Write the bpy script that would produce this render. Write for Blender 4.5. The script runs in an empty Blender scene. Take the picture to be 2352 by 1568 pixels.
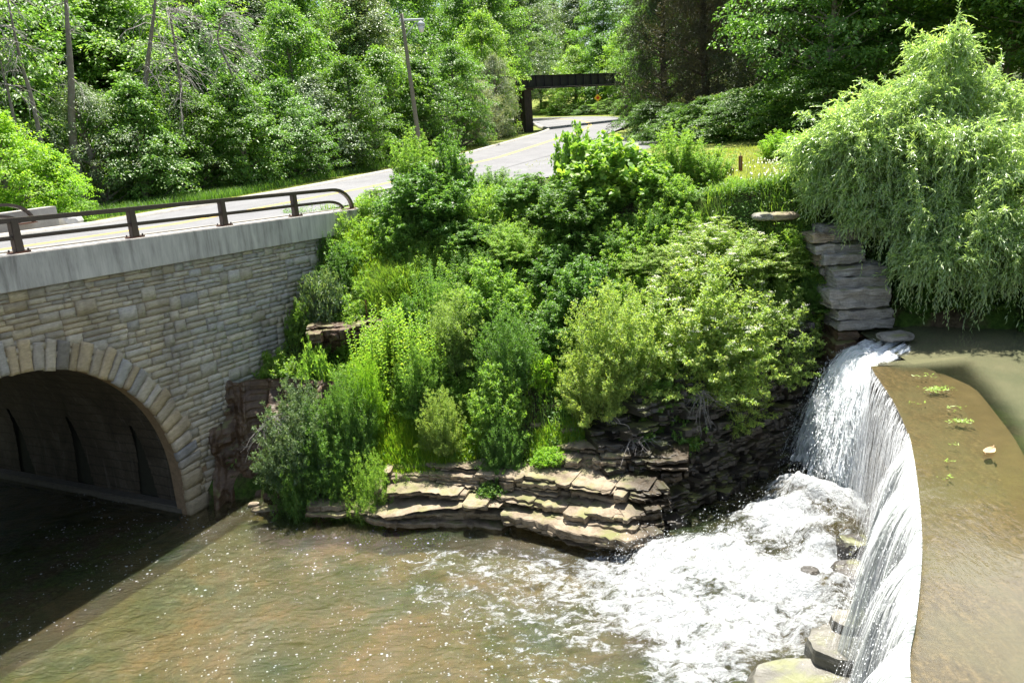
import bpy, bmesh, math, random
import numpy as np
from mathutils import Vector, Matrix
R = math.radians
scene = bpy.context.scene
col = scene.collection
# ------------------------------------------------------------------ camera
HC = 9.65
PITCH, ROLL = R(15.0), R(4.0)
_fwd = np.array([0, math.cos(PITCH), -math.sin(PITCH)])
_u0 = np.array([0, math.sin(PITCH), math.cos(PITCH)]); _r0 = np.array([1., 0, 0])
_rt = _r0*math.cos(ROLL)-_u0*math.sin(ROLL); _up = _u0*math.cos(ROLL)+_r0*math.sin(ROLL)
cd = bpy.data.cameras.new('camera'); cam = bpy.data.objects.new('camera', cd); col.objects.link(cam)
cd.sensor_width = 36.0; cd.lens = 1898.5/2352*36.0; cd.clip_start = 0.1; cd.clip_end = 2000
M = Matrix.Identity(4)
for i in range(3):
    M[i][0] = _rt[i]; M[i][1] = _up[i]; M[i][2] = -_fwd[i]
M[2][3] = HC
cam.matrix_world = M
scene.camera = cam
# ------------------------------------------------------------------ world, sun, exposure
SUN_AZ, SUN_EL = R(6.5), R(69.0)          # azimuth clockwise from +Y
wd = bpy.data.worlds.new('World'); scene.world = wd; wd.use_nodes = True
nt = wd.node_tree; bg = nt.nodes['Background']
sky = nt.nodes.new('ShaderNodeTexSky'); sky.sky_type = 'NISHITA'; sky.sun_disc = False
sky.sun_elevation = SUN_EL; sky.sun_rotation = SUN_AZ
nt.links.new(sky.outputs[0], bg.inputs[0]); bg.inputs[1].default_value = 0.058
_tc = nt.nodes.new('ShaderNodeTexCoord'); _mp = nt.nodes.new('ShaderNodeMapping'); _mp.inputs['Scale'].default_value = (1.3, 1.3, 2.6); _mp.inputs['Location'].default_value = (.35, .1, 0)
_cn = nt.nodes.new('ShaderNodeTexNoise'); _cn.inputs['Scale'].default_value = 2.1; _cn.inputs['Detail'].default_value = 8; _cn.inputs['Roughness'].default_value = .58
_cr = nt.nodes.new('ShaderNodeValToRGB'); _cr.color_ramp.elements[0].position = .50; _cr.color_ramp.elements[1].position = .62
_cm = nt.nodes.new('ShaderNodeMix'); _cm.data_type = 'RGBA'; _cm.inputs[7].default_value = (34.0, 35.0, 36.0, 1)
nt.links.new(_tc.outputs['Generated'], _mp.inputs[0]); nt.links.new(_mp.outputs[0], _cn.inputs['Vector']); nt.links.new(_cn.outputs[0], _cr.inputs[0])
_dp = nt.nodes.new('ShaderNodeVectorMath'); _dp.operation = 'DOT_PRODUCT'; _dp.inputs[1].default_value = (.44, .655, .615); nt.links.new(_tc.outputs['Generated'], _dp.inputs[0])   # big bright cloud added out of view, ahead right, to reflect on the crest
_m1 = nt.nodes.new('ShaderNodeMath'); _m1.operation = 'MULTIPLY_ADD'; _m1.inputs[1].default_value = 12.; _m1.inputs[2].default_value = -11.75; nt.links.new(_dp.outputs['Value'], _m1.inputs[0])
_m2 = nt.nodes.new('ShaderNodeMath'); _m2.operation = 'MULTIPLY_ADD'; _m2.inputs[1].default_value = 4.; nt.links.new(_cn.outputs[0], _m2.inputs[0]); nt.links.new(_m1.outputs[0], _m2.inputs[2])
_m3 = nt.nodes.new('ShaderNodeMath'); _m3.operation = 'SUBTRACT'; _m3.use_clamp = True; _m3.inputs[1].default_value = 1.3; nt.links.new(_m2.outputs[0], _m3.inputs[0])
_m4 = nt.nodes.new('ShaderNodeMath'); _m4.operation = 'MAXIMUM'; nt.links.new(_m3.outputs[0], _m4.inputs[0]); _m5 = nt.nodes.new('ShaderNodeMath'); _m5.operation = 'MULTIPLY'; _m5.inputs[1].default_value = .18; nt.links.new(_cr.outputs[0], _m5.inputs[0]); nt.links.new(_m5.outputs[0], _m4.inputs[1])
nt.links.new(_m4.outputs[0], _cm.inputs[0]); nt.links.new(sky.outputs[0], _cm.inputs[6]); nt.links.new(_cm.outputs[2], bg.inputs[0])
sl = bpy.data.lights.new('sun', 'SUN'); sl.energy = 5.0; sl.angle = R(0.53); sl.color = (1.0, 0.955, 0.88)
so = bpy.data.objects.new('sun', sl); col.objects.link(so)
sd = Vector((math.sin(SUN_AZ)*math.cos(SUN_EL), math.cos(SUN_AZ)*math.cos(SUN_EL), math.sin(SUN_EL)))
so.rotation_euler = sd.to_track_quat('Z', 'Y').to_euler()
so.location = (0, 0, 60)
scene.view_settings.view_transform = 'Standard'; scene.view_settings.look = 'None'
scene.view_settings.exposure = 1.48; scene.view_settings.gamma = 1.0
cy = scene.cycles
cy.max_bounces = 8; cy.diffuse_bounces = 4; cy.glossy_bounces = 3; cy.transmission_bounces = 4; cy.transparent_max_bounces = 24
cy.sample_clamp_indirect = 4.0; cy.caustics_reflective = False; cy.caustics_refractive = False
cy.use_denoising = True

# ------------------------------------------------------------------ unprojection helpers (overview pixels -> real points)
def _ray(x, y): return _rt*(x-1176.)/1898.5-_up*(y-784.)/1898.5+_fwd
def W(x, y, z):
    r = _ray(x, y); p = r*((z-HC)/r[2]); p[2] += HC; return p
def WY(x, y, Y):
    r = _ray(x, y); p = r*(Y/r[1]); p[2] += HC; return p
def pix(P):
    P = np.asarray(P, float)-np.array([0, 0, HC]); d = P@_fwd
    return 1176+1898.5*(P@_rt)/d, 784-1898.5*(P@_up)/d

# ------------------------------------------------------------------ numpy noise
def _hash(i, j, k, s):
    h = (i*374761393+j*668265263+k*2147483647+s*1274126177) & 0xffffffff
    h = ((h ^ (h >> 13))*1274126177) & 0xffffffff
    h = ((h ^ (h >> 16))*2246822519) & 0xffffffff
    return ((h ^ (h >> 15)) & 0xffffff)/float(0xffffff)
def noise(x, y, z=0., s=0):
    x, y, z = np.broadcast_arrays(np.asarray(x, float), np.asarray(y, float), np.asarray(z, float))
    i, j, k = np.floor(x).astype(np.int64), np.floor(y).astype(np.int64), np.floor(z).astype(np.int64)
    f, g, h = x-i, y-j, z-k
    f, g, h = f*f*(3-2*f), g*g*(3-2*g), h*h*(3-2*h)
    r = 0
    for a in (0, 1):
        for b in (0, 1):
            for c in (0, 1):
                r = r+_hash(i+a, j+b, k+c, s)*(f if a else 1-f)*(g if b else 1-g)*(h if c else 1-h)
    return r*2-1
def fbm(x, y, z=0., o=4, s=0):
    r = 0; a = 1.; t = 0
    for q in range(o):
        r = r+a*noise(np.asarray(x)*2**q, np.asarray(y)*2**q, np.asarray(z)*2**q, s+q*7); t += a; a *= .5
    return r/t
def sstep(a, b, x):
    t = np.clip((np.asarray(x, float)-a)/(b-a), 0, 1); return t*t*(3-2*t)

# ------------------------------------------------------------------ objects and tags
def tag(o, label=None, cat=None, group=None, kind=None):
    if label: o['label'] = label
    if cat: o['category'] = cat
    if group: o['group'] = group
    if kind: o['kind'] = kind
    return o
def empty(name, loc=(0, 0, 0), rz=0.0, label=None, cat=None, group=None):
    o = bpy.data.objects.new(name, None); col.objects.link(o); o.empty_display_size = .2
    o.location = [float(v) for v in loc]; o.rotation_euler = (0, 0, rz)
    return tag(o, label, cat, group)
def link(name, me, mats, parent=None):
    o = bpy.data.objects.new(name, me); col.objects.link(o)
    if not isinstance(mats, (list, tuple)): mats = [mats]
    for m in mats: me.materials.append(m)
    if parent is not None: o.parent = parent
    return o
def npmesh(name, V, F, attrs=None, smooth=False, mi=None):
    me = bpy.data.meshes.new(name)
    V = np.asarray(V, np.float32); F = np.asarray(F, np.int32); k = F.shape[1]
    me.vertices.add(len(V)); me.vertices.foreach_set('co', V.ravel())
    me.loops.add(F.size); me.loops.foreach_set('vertex_index', F.ravel())
    me.polygons.add(len(F)); me.polygons.foreach_set('loop_start', np.arange(0, F.size, k, dtype=np.int32))
    if mi is not None: me.polygons.foreach_set('material_index', np.asarray(mi, np.int32))
    me.update(calc_edges=True)
    if smooth: me.polygons.foreach_set('use_smooth', np.ones(len(F), bool))
    for n_, a in (attrs or {}).items():
        a = np.asarray(a, np.float32)
        if a.ndim == 1:
            at = me.attributes.new(n_, 'FLOAT', 'POINT'); at.data.foreach_set('value', a)
        else:
            at = me.attributes.new(n_, 'FLOAT_COLOR', 'POINT')
            at.data.foreach_set('color', np.concatenate([a, np.ones((len(a), 1), np.float32)], 1).ravel())
    me.validate()
    return me
def gridfaces(nu, nv):
    i = np.arange(nu-1)[:, None]*nv+np.arange(nv-1)[None, :]
    return np.stack([i, i+nv, i+nv+1, i+1], -1).reshape(-1, 4)
class MB:
    def __init__(s): s.v = []; s.f = []
    def add(s, vs, fs):
        b = len(s.v); s.v += [tuple(map(float, p)) for p in vs]; s.f += [tuple(b+i for i in f) for f in fs]; return s
    def box(s, c, d, ax=None, jit=0, rng=None):
        c = np.array(c, float); ax = np.eye(3) if ax is None else np.asarray(ax, float)
        vs = []
        for i in (-1, 1):
            for j in (-1, 1):
                for k in (-1, 1):
                    p = c+ax[0]*d[0]*.5*i+ax[1]*d[1]*.5*j+ax[2]*d[2]*.5*k
                    if jit: p = p+np.array([rng.uniform(-jit, jit) for _ in range(3)])
                    vs.append(p)
        return s.add(vs, [(0, 1, 3, 2), (4, 6, 7, 5), (0, 4, 5, 1), (2, 3, 7, 6), (0, 2, 6, 4), (1, 5, 7, 3)])
    def tube(s, pts, rad, n=8, cap=True):
        pts = [np.array(p, float) for p in pts]; m = len(pts)
        if not hasattr(rad, '__len__'): rad = [rad]*m
        vs = []; prev = None
        for i, p in enumerate(pts):
            t = pts[min(i+1, m-1)]-pts[max(i-1, 0)]; t = t/(np.linalg.norm(t)+1e-9)
            if prev is None: a = np.cross(t, [0, 0, 1.] if abs(t[2]) < .9 else [1., 0, 0])
            else: a = prev-t*(prev@t)
            a = a/(np.linalg.norm(a)+1e-9); prev = a; b = np.cross(t, a)
            for k in range(n):
                q = 2*math.pi*k/n; vs.append(p+(a*math.cos(q)+b*math.sin(q))*rad[i])
        fs = [(i*n+k, i*n+(k+1) % n, (i+1)*n+(k+1) % n, (i+1)*n+k) for i in range(m-1) for k in range(n)]
        if cap: fs += [tuple(range(n-1, -1, -1)), tuple((m-1)*n+k for k in range(n))]
        return s.add(vs, fs)
    def sweep(s, pts, w, h, side):      # rectangular bar along pts; side = constant lateral vector
        side = np.array(side, float); vs = []; m = len(pts); pts = [np.array(p, float) for p in pts]
        for i, p in enumerate(pts):
            t = pts[min(i+1, m-1)]-pts[max(i-1, 0)]; t = t/np.linalg.norm(t); u = np.cross(side, t); u = u/np.linalg.norm(u)
            for a, b in ((-1, -1), (1, -1), (1, 1), (-1, 1)): vs.append(p+side*w*.5*a+u*h*.5*b)
        fs = [(i*4+k, i*4+(k+1) % 4, (i+1)*4+(k+1) % 4, (i+1)*4+k) for i in range(m-1) for k in range(4)]
        return s.add(vs, fs+[(3, 2, 1, 0), tuple((m-1)*4+k for k in range(4))])
    def prism(s, poly, z0, z1):
        n = len(poly); vs = [(p[0], p[1], z0) for p in poly]+[(p[0], p[1], z1) for p in poly]
        return s.add(vs, [tuple(range(n-1, -1, -1)), tuple(range(n, 2*n))]+[(i, (i+1) % n, n+(i+1) % n, n+i) for i in range(n)])
    def build(s, name, mat, parent=None, bevel=0, smooth=False, org=None):
        me = bpy.data.meshes.new(name)
        v = s.v if org is None else [(a-org[0], b-org[1], c-org[2]) for a, b, c in s.v]
        me.from_pydata(v, [], s.f); me.update()
        bm = bmesh.new(); bm.from_mesh(me); bmesh.ops.recalc_face_normals(bm, faces=bm.faces)
        if bevel: bmesh.ops.bevel(bm, geom=[e for e in bm.edges if e.calc_face_angle(0) > .5], offset=bevel, segments=2, affect='EDGES', clamp_overlap=True)
        bm.to_mesh(me); bm.free()
        if smooth:
            for p in me.polygons: p.use_smooth = True
        return link(name, me, mat, parent)
def copy_tree(o, parent=None):
    c = o.copy(); col.objects.link(c); c.parent = parent
    for ch in list(o.children): copy_tree(ch, c)
    return c

# ------------------------------------------------------------------ materials
class NT:
    def __init__(s, name):
        s.m = bpy.data.materials.new(name); s.m.use_nodes = True; s.t = s.m.node_tree; s.n = s.t.nodes; s.n.clear()
        s.out = s.n.new('ShaderNodeOutputMaterial')
    def N(s, typ, ins=None, **kw):
        n = s.n.new('ShaderNode'+typ)
        for k, v in kw.items(): setattr(n, k, v)
        for k, v in (ins or {}).items(): s.set(n.inputs[k], v)
        return n
    def set(s, sock, v):
        if isinstance(v, bpy.types.NodeSocket): s.t.links.new(v, sock)
        elif isinstance(v, bpy.types.Node): s.t.links.new(v.outputs[0], sock)
        elif isinstance(v, (tuple, list)) and len(v) == 3 and sock.type == 'RGBA': sock.default_value = (*v, 1)
        else: sock.default_value = v
    def noise(s, co, scale, detail=5, rough=.6, dist=0):
        return s.N('TexNoise', {'Vector': co, 'Scale': scale, 'Detail': detail, 'Roughness': rough, 'Distortion': dist}).outputs[0]
    def ramp(s, fac, stops):
        r = s.N('ValToRGB', {'Fac': fac}); e = r.color_ramp.elements
        while len(e) < len(stops): e.new(.5)
        for q, (p, c) in zip(e, stops):
            q.position = p; q.color = (*c, 1) if isinstance(c, (tuple, list)) else (c, c, c, 1)
        return r.outputs[0]
    def mix(s, f, a, b, mode='MIX'):
        n = s.N('Mix', data_type='RGBA', blend_type=mode)
        s.set(n.inputs[0], f); s.set(n.inputs[6], a); s.set(n.inputs[7], b); return n.outputs[2]
    def math(s, op, a, b=0., c=0., clamp=False):
        n = s.N('Math', operation=op, use_clamp=clamp); s.set(n.inputs[0], a); s.set(n.inputs[1], b); s.set(n.inputs[2], c); return n.outputs[0]
    def map(s, co, scale=(1, 1, 1), rot=(0, 0, 0), loc=(0, 0, 0)):
        return s.N('Mapping', {'Vector': co, 'Scale': scale, 'Rotation': rot, 'Location': loc}).outputs[0]
    def bump(s, h, st=.5, d=.02, nrm=None):
        i = {'Height': h, 'Strength': st, 'Distance': d}
        if nrm is not None: i['Normal'] = nrm
        return s.N('Bump', i).outputs[0]
    def pr(s, **k):
        nm = {'base': 'Base Color', 'rough': 'Roughness', 'spec': 'Specular IOR Level', 'metal': 'Metallic', 'normal': 'Normal', 'ior': 'IOR', 'alpha': 'Alpha', 'trans': 'Transmission Weight', 'sss': 'Subsurface Weight'}
        return s.N('BsdfPrincipled', {nm[a]: b for a, b in k.items()}).outputs[0]
    def lift(s, k=.75):      # churned water scatters light from all round: shade it as an upward-facing surface
        n = s.N('NewGeometry').outputs['Normal']; a = s.N('VectorMath', {0: n, 1: (1-k, 1-k, 1-k)}, operation='MULTIPLY').outputs[0]
        nz = s.N('TexNoise', {'Vector': s.pos(), 'Scale': 13., 'Detail': 4.}).outputs[1]
        b = s.N('VectorMath', {0: nz, 1: (1.1, 1.1, .5)}, operation='MULTIPLY').outputs[0]; c = s.N('VectorMath', {0: b, 1: (-.55, -.60, k)}, operation='ADD').outputs[0]
        return s.N('VectorMath', {0: s.N('VectorMath', {0: a, 1: c}, operation='ADD').outputs[0]}, operation='NORMALIZE').outputs[0]
    def churn(s, colr, k=.75):
        n = s.lift(k); m = s.N('VectorMath', {0: n, 1: (-1, -1, -1)}, operation='MULTIPLY').outputs[0]
        return s.N('AddShader', {0: s.N('BsdfDiffuse', {'Color': colr, 'Normal': n}).outputs[0], 1: s.N('BsdfTranslucent', {'Color': colr, 'Normal': m}).outputs[0]}).outputs[0]
    def done(s, sh): s.t.links.new(sh, s.out.inputs[0]); return s.m
    def obj(s): return s.N('TexCoord').outputs['Object']
    def pos(s): return s.N('NewGeometry').outputs['Position']
def simple(name, base, rough=.7, spec=.4, var=.25, scale=6, metal=0, bump=.3):
    t = NT(name); co = t.obj(); n = t.noise(co, scale); n2 = t.noise(co, scale*7)
    dark = tuple(c*(1-var) for c in base); lite = tuple(min(1, c*(1+var)) for c in base)
    c = t.ramp(t.math('MULTIPLY_ADD', n2, .4, t.math('MULTIPLY', n, .6)), [(.3, dark), (.7, lite)])
    return t.done(t.pr(base=c, rough=rough, spec=spec, metal=metal, normal=t.bump(n2, bump, .01)))
def leafmat(name, c, tr=None, rough=.42, trans=.45, var=.35, spec=.4, yellow=.15):
    c = tuple(v*1.15 for v in c); t = NT(name)
    a = t.N('Attribute', attribute_name='rnd').outputs['Fac']; oi = t.N('ObjectInfo').outputs['Random']
    big = t.noise(t.obj(), 1.1, 2)
    k = t.math('MULTIPLY_ADD', big, .35, t.math('MULTIPLY_ADD', oi, .25, t.math('MULTIPLY', a, .6)))
    dark = tuple(x*(1-var) for x in c); lite = (c[0]*(1+var+yellow*3), c[1]*(1+var*.9), c[2]*(1+var*.2))
    b = t.ramp(k, [(.15, dark), (.55, c), (1., lite)])
    tr = tr or (c[0]*1.9, c[1]*2.1, c[2]*.9)
    tb = t.mix(1., b, tuple(min(9, x/max(y, 1e-4)) for x, y in zip(tr, c)), 'MULTIPLY')
    sh = t.N('MixShader', {0: trans, 1: t.pr(base=b, rough=rough, spec=spec), 2: t.N('BsdfTranslucent', {'Color': tb}).outputs[0]}).outputs[0]
    return t.done(sh)
# ------------------------------------------------------------------ site frame of the bridge
_d = _ray(2117, 291); HD = np.array([_d[0], _d[1], 0.]); HD /= np.linalg.norm(HD)
ND = np.array([HD[1], -HD[0], 0.])                  # out of the visible wall face
GR = -0.0440                                        # the deck falls towards the far end
P0 = WY(47, 581, 17.72); P0[2] = 0
def B(s, w, z): return P0+HD*s-ND*w+np.array([0, 0, z])       # along wall, depth behind face, height
def fz(s): return 7.60+GR*np.asarray(s, float)                 # top of the concrete fascia
def sw(x, y):
    dx, dy = np.asarray(x)-P0[0], np.asarray(y)-P0[1]
    return dx*HD[0]+dy*HD[1], -(dx*ND[0]+dy*ND[1])
def prof(Y): return np.interp(Y, [-60, 10, 20, 30, 60, 95, 140, 200, 400], [8, 7.35, 7.15, 6.85, 7.1, 8.4, 10.0, 12.5, 22])
# ------------------------------------------------------------------ road centreline
RC = [(-40, -32), (-27, -3), (-19.5, 13.), (-14.1, 24.7), (-11.4, 30.6), (-8.3, 37.1), (-5.6, 43.3), (-1.6, 55.5), (1.9, 66.0), (5.2, 76), (8.4, 86), (10.4, 95.5), (10.9, 105), (9.6, 115), (5.8, 124), (-1, 131), (-10, 136), (-24, 141), (-45, 146)]
def smooth_poly(P, n=8):
    P = np.array(P, float); out = []
    for i in range(len(P)-1):
        a = P[max(i-1, 0)]; b = P[i]; c = P[i+1]; d = P[min(i+2, len(P)-1)]
        for t in np.arange(n)/n:
            out.append(.5*((2*b)+(-a+c)*t+(2*a-5*b+4*c-d)*t*t+(-a+3*b-3*c+d)*t**3))
    out.append(P[-1]); return np.array(out)
RCs = smooth_poly(RC, 10)
RT = np.gradient(RCs, axis=0); RT /= np.linalg.norm(RT, axis=1)[:, None]; RN = np.stack([-RT[:, 1], RT[:, 0]], 1)   # left
def road_dist(x, y):
    x = np.asarray(x, float); y = np.asarray(y, float); best = np.full(x.shape, 1e9)
    for p in RCs: best = np.minimum(best, (x-p[0])**2+(y-p[1])**2)
    return np.sqrt(best)
# ------------------------------------------------------------------ weir lip
LIPpx = [(2000, 838), (2012, 860), (2030, 885), (2058, 930), (2085, 992), (2100, 1060), (2112, 1150), (2118, 1250), (2114, 1340), (2104, 1430), (2092, 1568)]
ZC = 3.5
LIP = [W(x, y, ZC)[:2] for x, y in LIPpx]; LIP += [np.array([3.2, 5.2]), np.array([2.2, 2.0]), np.array([1.2, -3]), np.array([.5, -12])]
LIP = smooth_poly(LIP, 6)
def lipx(y): return np.interp(y, LIP[::-1, 1], LIP[::-1, 0])
# ------------------------------------------------------------------ terrain
SX = [-30, -8.7, -7.4, -6, -4.2, -3, -1, .5, 2.5, 4, 5.5, 7, 8.2, 9.3, 10.6, 12.8, 20, 40, 90]
SY = [21.5, 20.9, 21.2, 20.9, 19.9, 19.4, 19.0, 18.6, 18.5, 19.3, 20.7, 21.6, 22.0, 22.6, 21.5, 20.5, 18.5, 12, 0]
TX = [-30, -8.7, -5.4, -4.2, -1, 2, 5, 7, 8.6, 10, 13, 20, 40, 90]
TY = [32, 30, 28.2, 29, 28, 27, 25.6, 24.4, 23.9, 24.3, 24.2, 22.5, 16, 4]
ZX = [-30, 7.2, 9.0, 90]; ZY = [.25, .25, 3.35, 3.35]
def height(x, y):
    x = np.asarray(x, float); y = np.asarray(y, float)
    s, w = sw(x, y)
    Sy = np.interp(x, SX, SY); Ty = np.interp(x, TX, TY); zs = np.interp(x, ZX, ZY)
    t = (y-Sy)/(Ty-Sy)
    rd = road_dist(x, y)
    flat = prof(y)-.03-.05*sstep(5, 7, rd)
    hill = np.maximum(0, rd-9)*.10*sstep(9, 40, rd)*(x < 10)+np.maximum(0, rd-14)*.05*(x >= 10)+fbm(x*.08, y*.08, 0, 3, 4)*np.clip((rd-8)*.05, 0, 1.5)
    flat = flat+hill
    bank = zs+(flat-zs)*np.clip(t, 0, 1)**.9
    bank = bank+fbm(x*.6, y*.6, 0, 4, 2)*.35*np.clip(t*(1-t)*6, 0, 1)*(t > 0)*(t < 1)
    hx, hy = x+5.9, y-23.0
    bank = bank-1.5*np.exp(-(hx*hx+hy*hy)/.32)          # a washed-out hollow beside the bridge
    bed = np.where(x > lipx(y)+.75, 2.3-.4*sstep(3, 9, x-lipx(y)), -.85)+fbm(x*.5, y*.5, 0, 3, 9)*.1
    g = np.where(t > 0, bank, np.maximum(bed, zs-.6+(t*8)) if False else bed)
    # left bank of the river in front of the bridge, out of frame
    lb = sstep(-19, -24, x+.45*(y-12)*0)*(w < 0); g = np.where(lb > 0, g*(1-lb)+7*lb, g)
    # behind the bridge wall
    chan = 1-sstep(4.3, 6.5, np.abs(s+1))
    behind = np.where(w < 12, prof(y)-.35-sstep(0, .3, chan)*7.2, (prof(y)-.2+hill)*(1-chan)+(-.5)*chan)
    chan2 = 1-sstep(5, 11, np.abs(s+1)+fbm(x*.2, y*.2, 0, 2, 5)*2)
    behind = np.where(w >= 12, (prof(y)-.2+hill)*(1-chan2)-.5*chan2, behind)
    k = sstep(.12, .6, w)*(1-sstep(11.8, 12.8, s)*(w < 9))
    return np.where(w > .12, g*(1-k)+behind*k, g)
def axis(segs):
    out = []
    for a, b, d in segs: out += list(np.arange(a, b, d))
    return np.array(out+[segs[-1][1]])
gx = axis([(-900, -200, 100), (-200, -60, 10), (-60, -14, 1.), (-14, 16, .2), (16, 60, 1.), (60, 200, 10), (200, 900, 100)])
gy = axis([(-300, -60, 40), (-60, 0, 4), (0, 14, 1), (14, 34, .2), (34, 110, 1.), (110, 200, 5), (200, 1500, 100)])
X, Y = np.meshgrid(gx, gy, indexing='ij'); Z = height(X, Y)
def tz(x, y): return float(height(np.array([x]), np.array([y]))[0])
def ongr(px_, py_, y0=15., y1=220., dz=0.):
    Ys = np.concatenate([np.arange(y0, 45, .1), np.arange(45, y1, .5)])
    pts = np.array([WY(px_, py_, q) for q in Ys]); hz = height(pts[:, 0], pts[:, 1])+dz
    i = np.argmax(pts[:, 2] <= hz)
    return np.array([pts[i, 0], pts[i, 1], hz[i]-dz])
RDm = road_dist(X, Y)
lawn = sstep(3, 5.2, RDm)*(1-sstep(6.5, 9, RDm)); s_, w_ = sw(X, Y)
field = sstep(24, 26, Y)*sstep(4, 7, X)*(1-sstep(30, 60, X))
lawn = np.clip(lawn+field, 0, 1)*(Z > 5.5)
t = NT('soil_and_turf'); co = t.pos(); n1 = t.noise(co, .8, 6); n2 = t.noise(co, 9, 6); n3 = t.noise(co, 60, 3)
soil = t.ramp(n2, [(.3, (.035, .026, .015)), (.55, (.085, .065, .04)), (.75, (.15, .12, .075))])
weeds = t.ramp(n2, [(.3, (.02, .045, .008)), (.7, (.07, .13, .02))])
soil = t.mix(t.ramp(n1, [(.42, 0.), (.55, 1.)]), soil, weeds)
gr = t.ramp(t.math('MULTIPLY_ADD', n3, .5, t.math('MULTIPLY', n1, .5)), [(.35, (.10, .15, .025)), (.52, (.18, .21, .045)), (.68, (.30, .26, .09))])
at = t.N('Attribute', attribute_name='lawn').outputs['Fac']
c = t.mix(at, soil, gr)
TERR = t.done(t.pr(base=c, rough=.95, spec=.15, normal=t.bump(t.math('MULTIPLY_ADD', n3, .4, n2), .8, .05)))
me = npmesh('ground', np.stack([X, Y, Z], -1).reshape(-1, 3), gridfaces(len(gx), len(gy)), {'lawn': lawn.ravel()}, smooth=True)
tag(link('ground', me, TERR), kind='structure')

# ------------------------------------------------------------------ road, kerbs, markings
t = NT('asphalt'); co = t.pos(); n = t.noise(co, 1.3, 6, .65); f = t.noise(co, 140, 3, .8); st = t.noise(t.map(co, (1, 1, 1)), .25, 3)
cr = t.N('TexVoronoi', {'Vector': t.mix(.35, co, t.N('TexNoise', {'Vector': co, 'Scale': 1.5}).outputs[1]), 'Scale': .45}, feature='DISTANCE_TO_EDGE').outputs[0]
c = t.ramp(t.math('MULTIPLY_ADD', f, .5, t.math('MULTIPLY', n, .5)), [(.3, (.105, .105, .108)), (.7, (.19, .187, .187))])
c = t.mix(t.ramp(cr, [(.0, .55), (.012, 0.)]), c, (.12, .12, .12)); c = t.mix(t.ramp(st, [(.4, 0.), (.65, .25)]), c, (.25, .25, .25))
ASPH = t.done(t.pr(base=c, rough=.85, spec=.3, normal=t.bump(f, .5, .01)))
HWX = 1.7*sstep(90, 102, RCs[:, 1])*(np.arange(len(RCs)) > 50)
def ribbon(name, off0, off1, dz, mat, i0=0, i1=None, th=0., jit=0):
    i1 = i1 or len(RCs); P = RCs[i0:i1]; N = RN[i0:i1]; ex = HWX[i0:i1, None]; a = P+N*(off0+np.sign(off0)*ex*(abs(off0) > 1)); b = P+N*(off1+np.sign(off1)*ex*(abs(off1) > 1))
    za = prof(P[:, 1])+dz
    if not th:
        V = np.stack([np.column_stack([a, za]), np.column_stack([b, za])], 1).reshape(-1, 3)
        me = npmesh(name, V, gridfaces(len(P), 2)[:, ::-1])
    else:
        V = np.stack([np.column_stack([a, za-th]), np.column_stack([a, za]), np.column_stack([b, za]), np.column_stack([b, za-th])], 1).reshape(-1, 3)
        me = npmesh(name, V, gridfaces(len(P), 4)[:, ::-1])
    return link(name, me, mat)
tag(ribbon('road', -4.1, 4.1, 0.0, ASPH), kind='structure')
CONC = simple('pale_concrete', (.38, .36, .32), .85, .3, .25, 3)
YEL = simple('road_paint_yellow', (.60, .40, .08), .7, .3, .25, 9)
tag(ribbon('kerb', 4.1, 4.36, .13, CONC, 22, th=.3), kind='structure')
fl = 6.5*sstep(36, 46, RCs[:, 1])*(1-sstep(84, 96, RCs[:, 1]))*(np.arange(len(RCs)) < 90)
i0, i1 = 46, 92; Pn_ = RCs[i0:i1]; Nn_ = RN[i0:i1]; a_ = Pn_-Nn_*4.0; b_ = Pn_-Nn_*(4.0+fl[i0:i1])[:, None]
Vr = np.stack([np.column_stack([a_, prof(a_[:, 1])-.004]), np.column_stack([b_, prof(b_[:, 1])-.006])], 1).reshape(-1, 3)
tag(link('road', npmesh('road_flare', Vr, gridfaces(len(Pn_), 2)), ASPH), kind='structure')
tag(ribbon('road_marking', .06, .20, .005, YEL, 10), kind='structure')
tag(ribbon('road_marking', -.20, -.06, .005, YEL, 10), kind='structure')
# paved strip joining carriageway and the bridge edge
n = 24; ss = np.linspace(-14, 12.75, n); V = []
for s in ss:
    for w in (.62, 3.3): V.append(B(s, w, fz(s)-.10+(w-.62)*.0-0.02))
V = np.array(V); V[1::2, 2] = prof(V[1::2, 1])-.004
tag(link('bridge_apron', npmesh('apron', V, gridfaces(n, 2)[:, ::-1]), ASPH), kind='structure')

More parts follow.
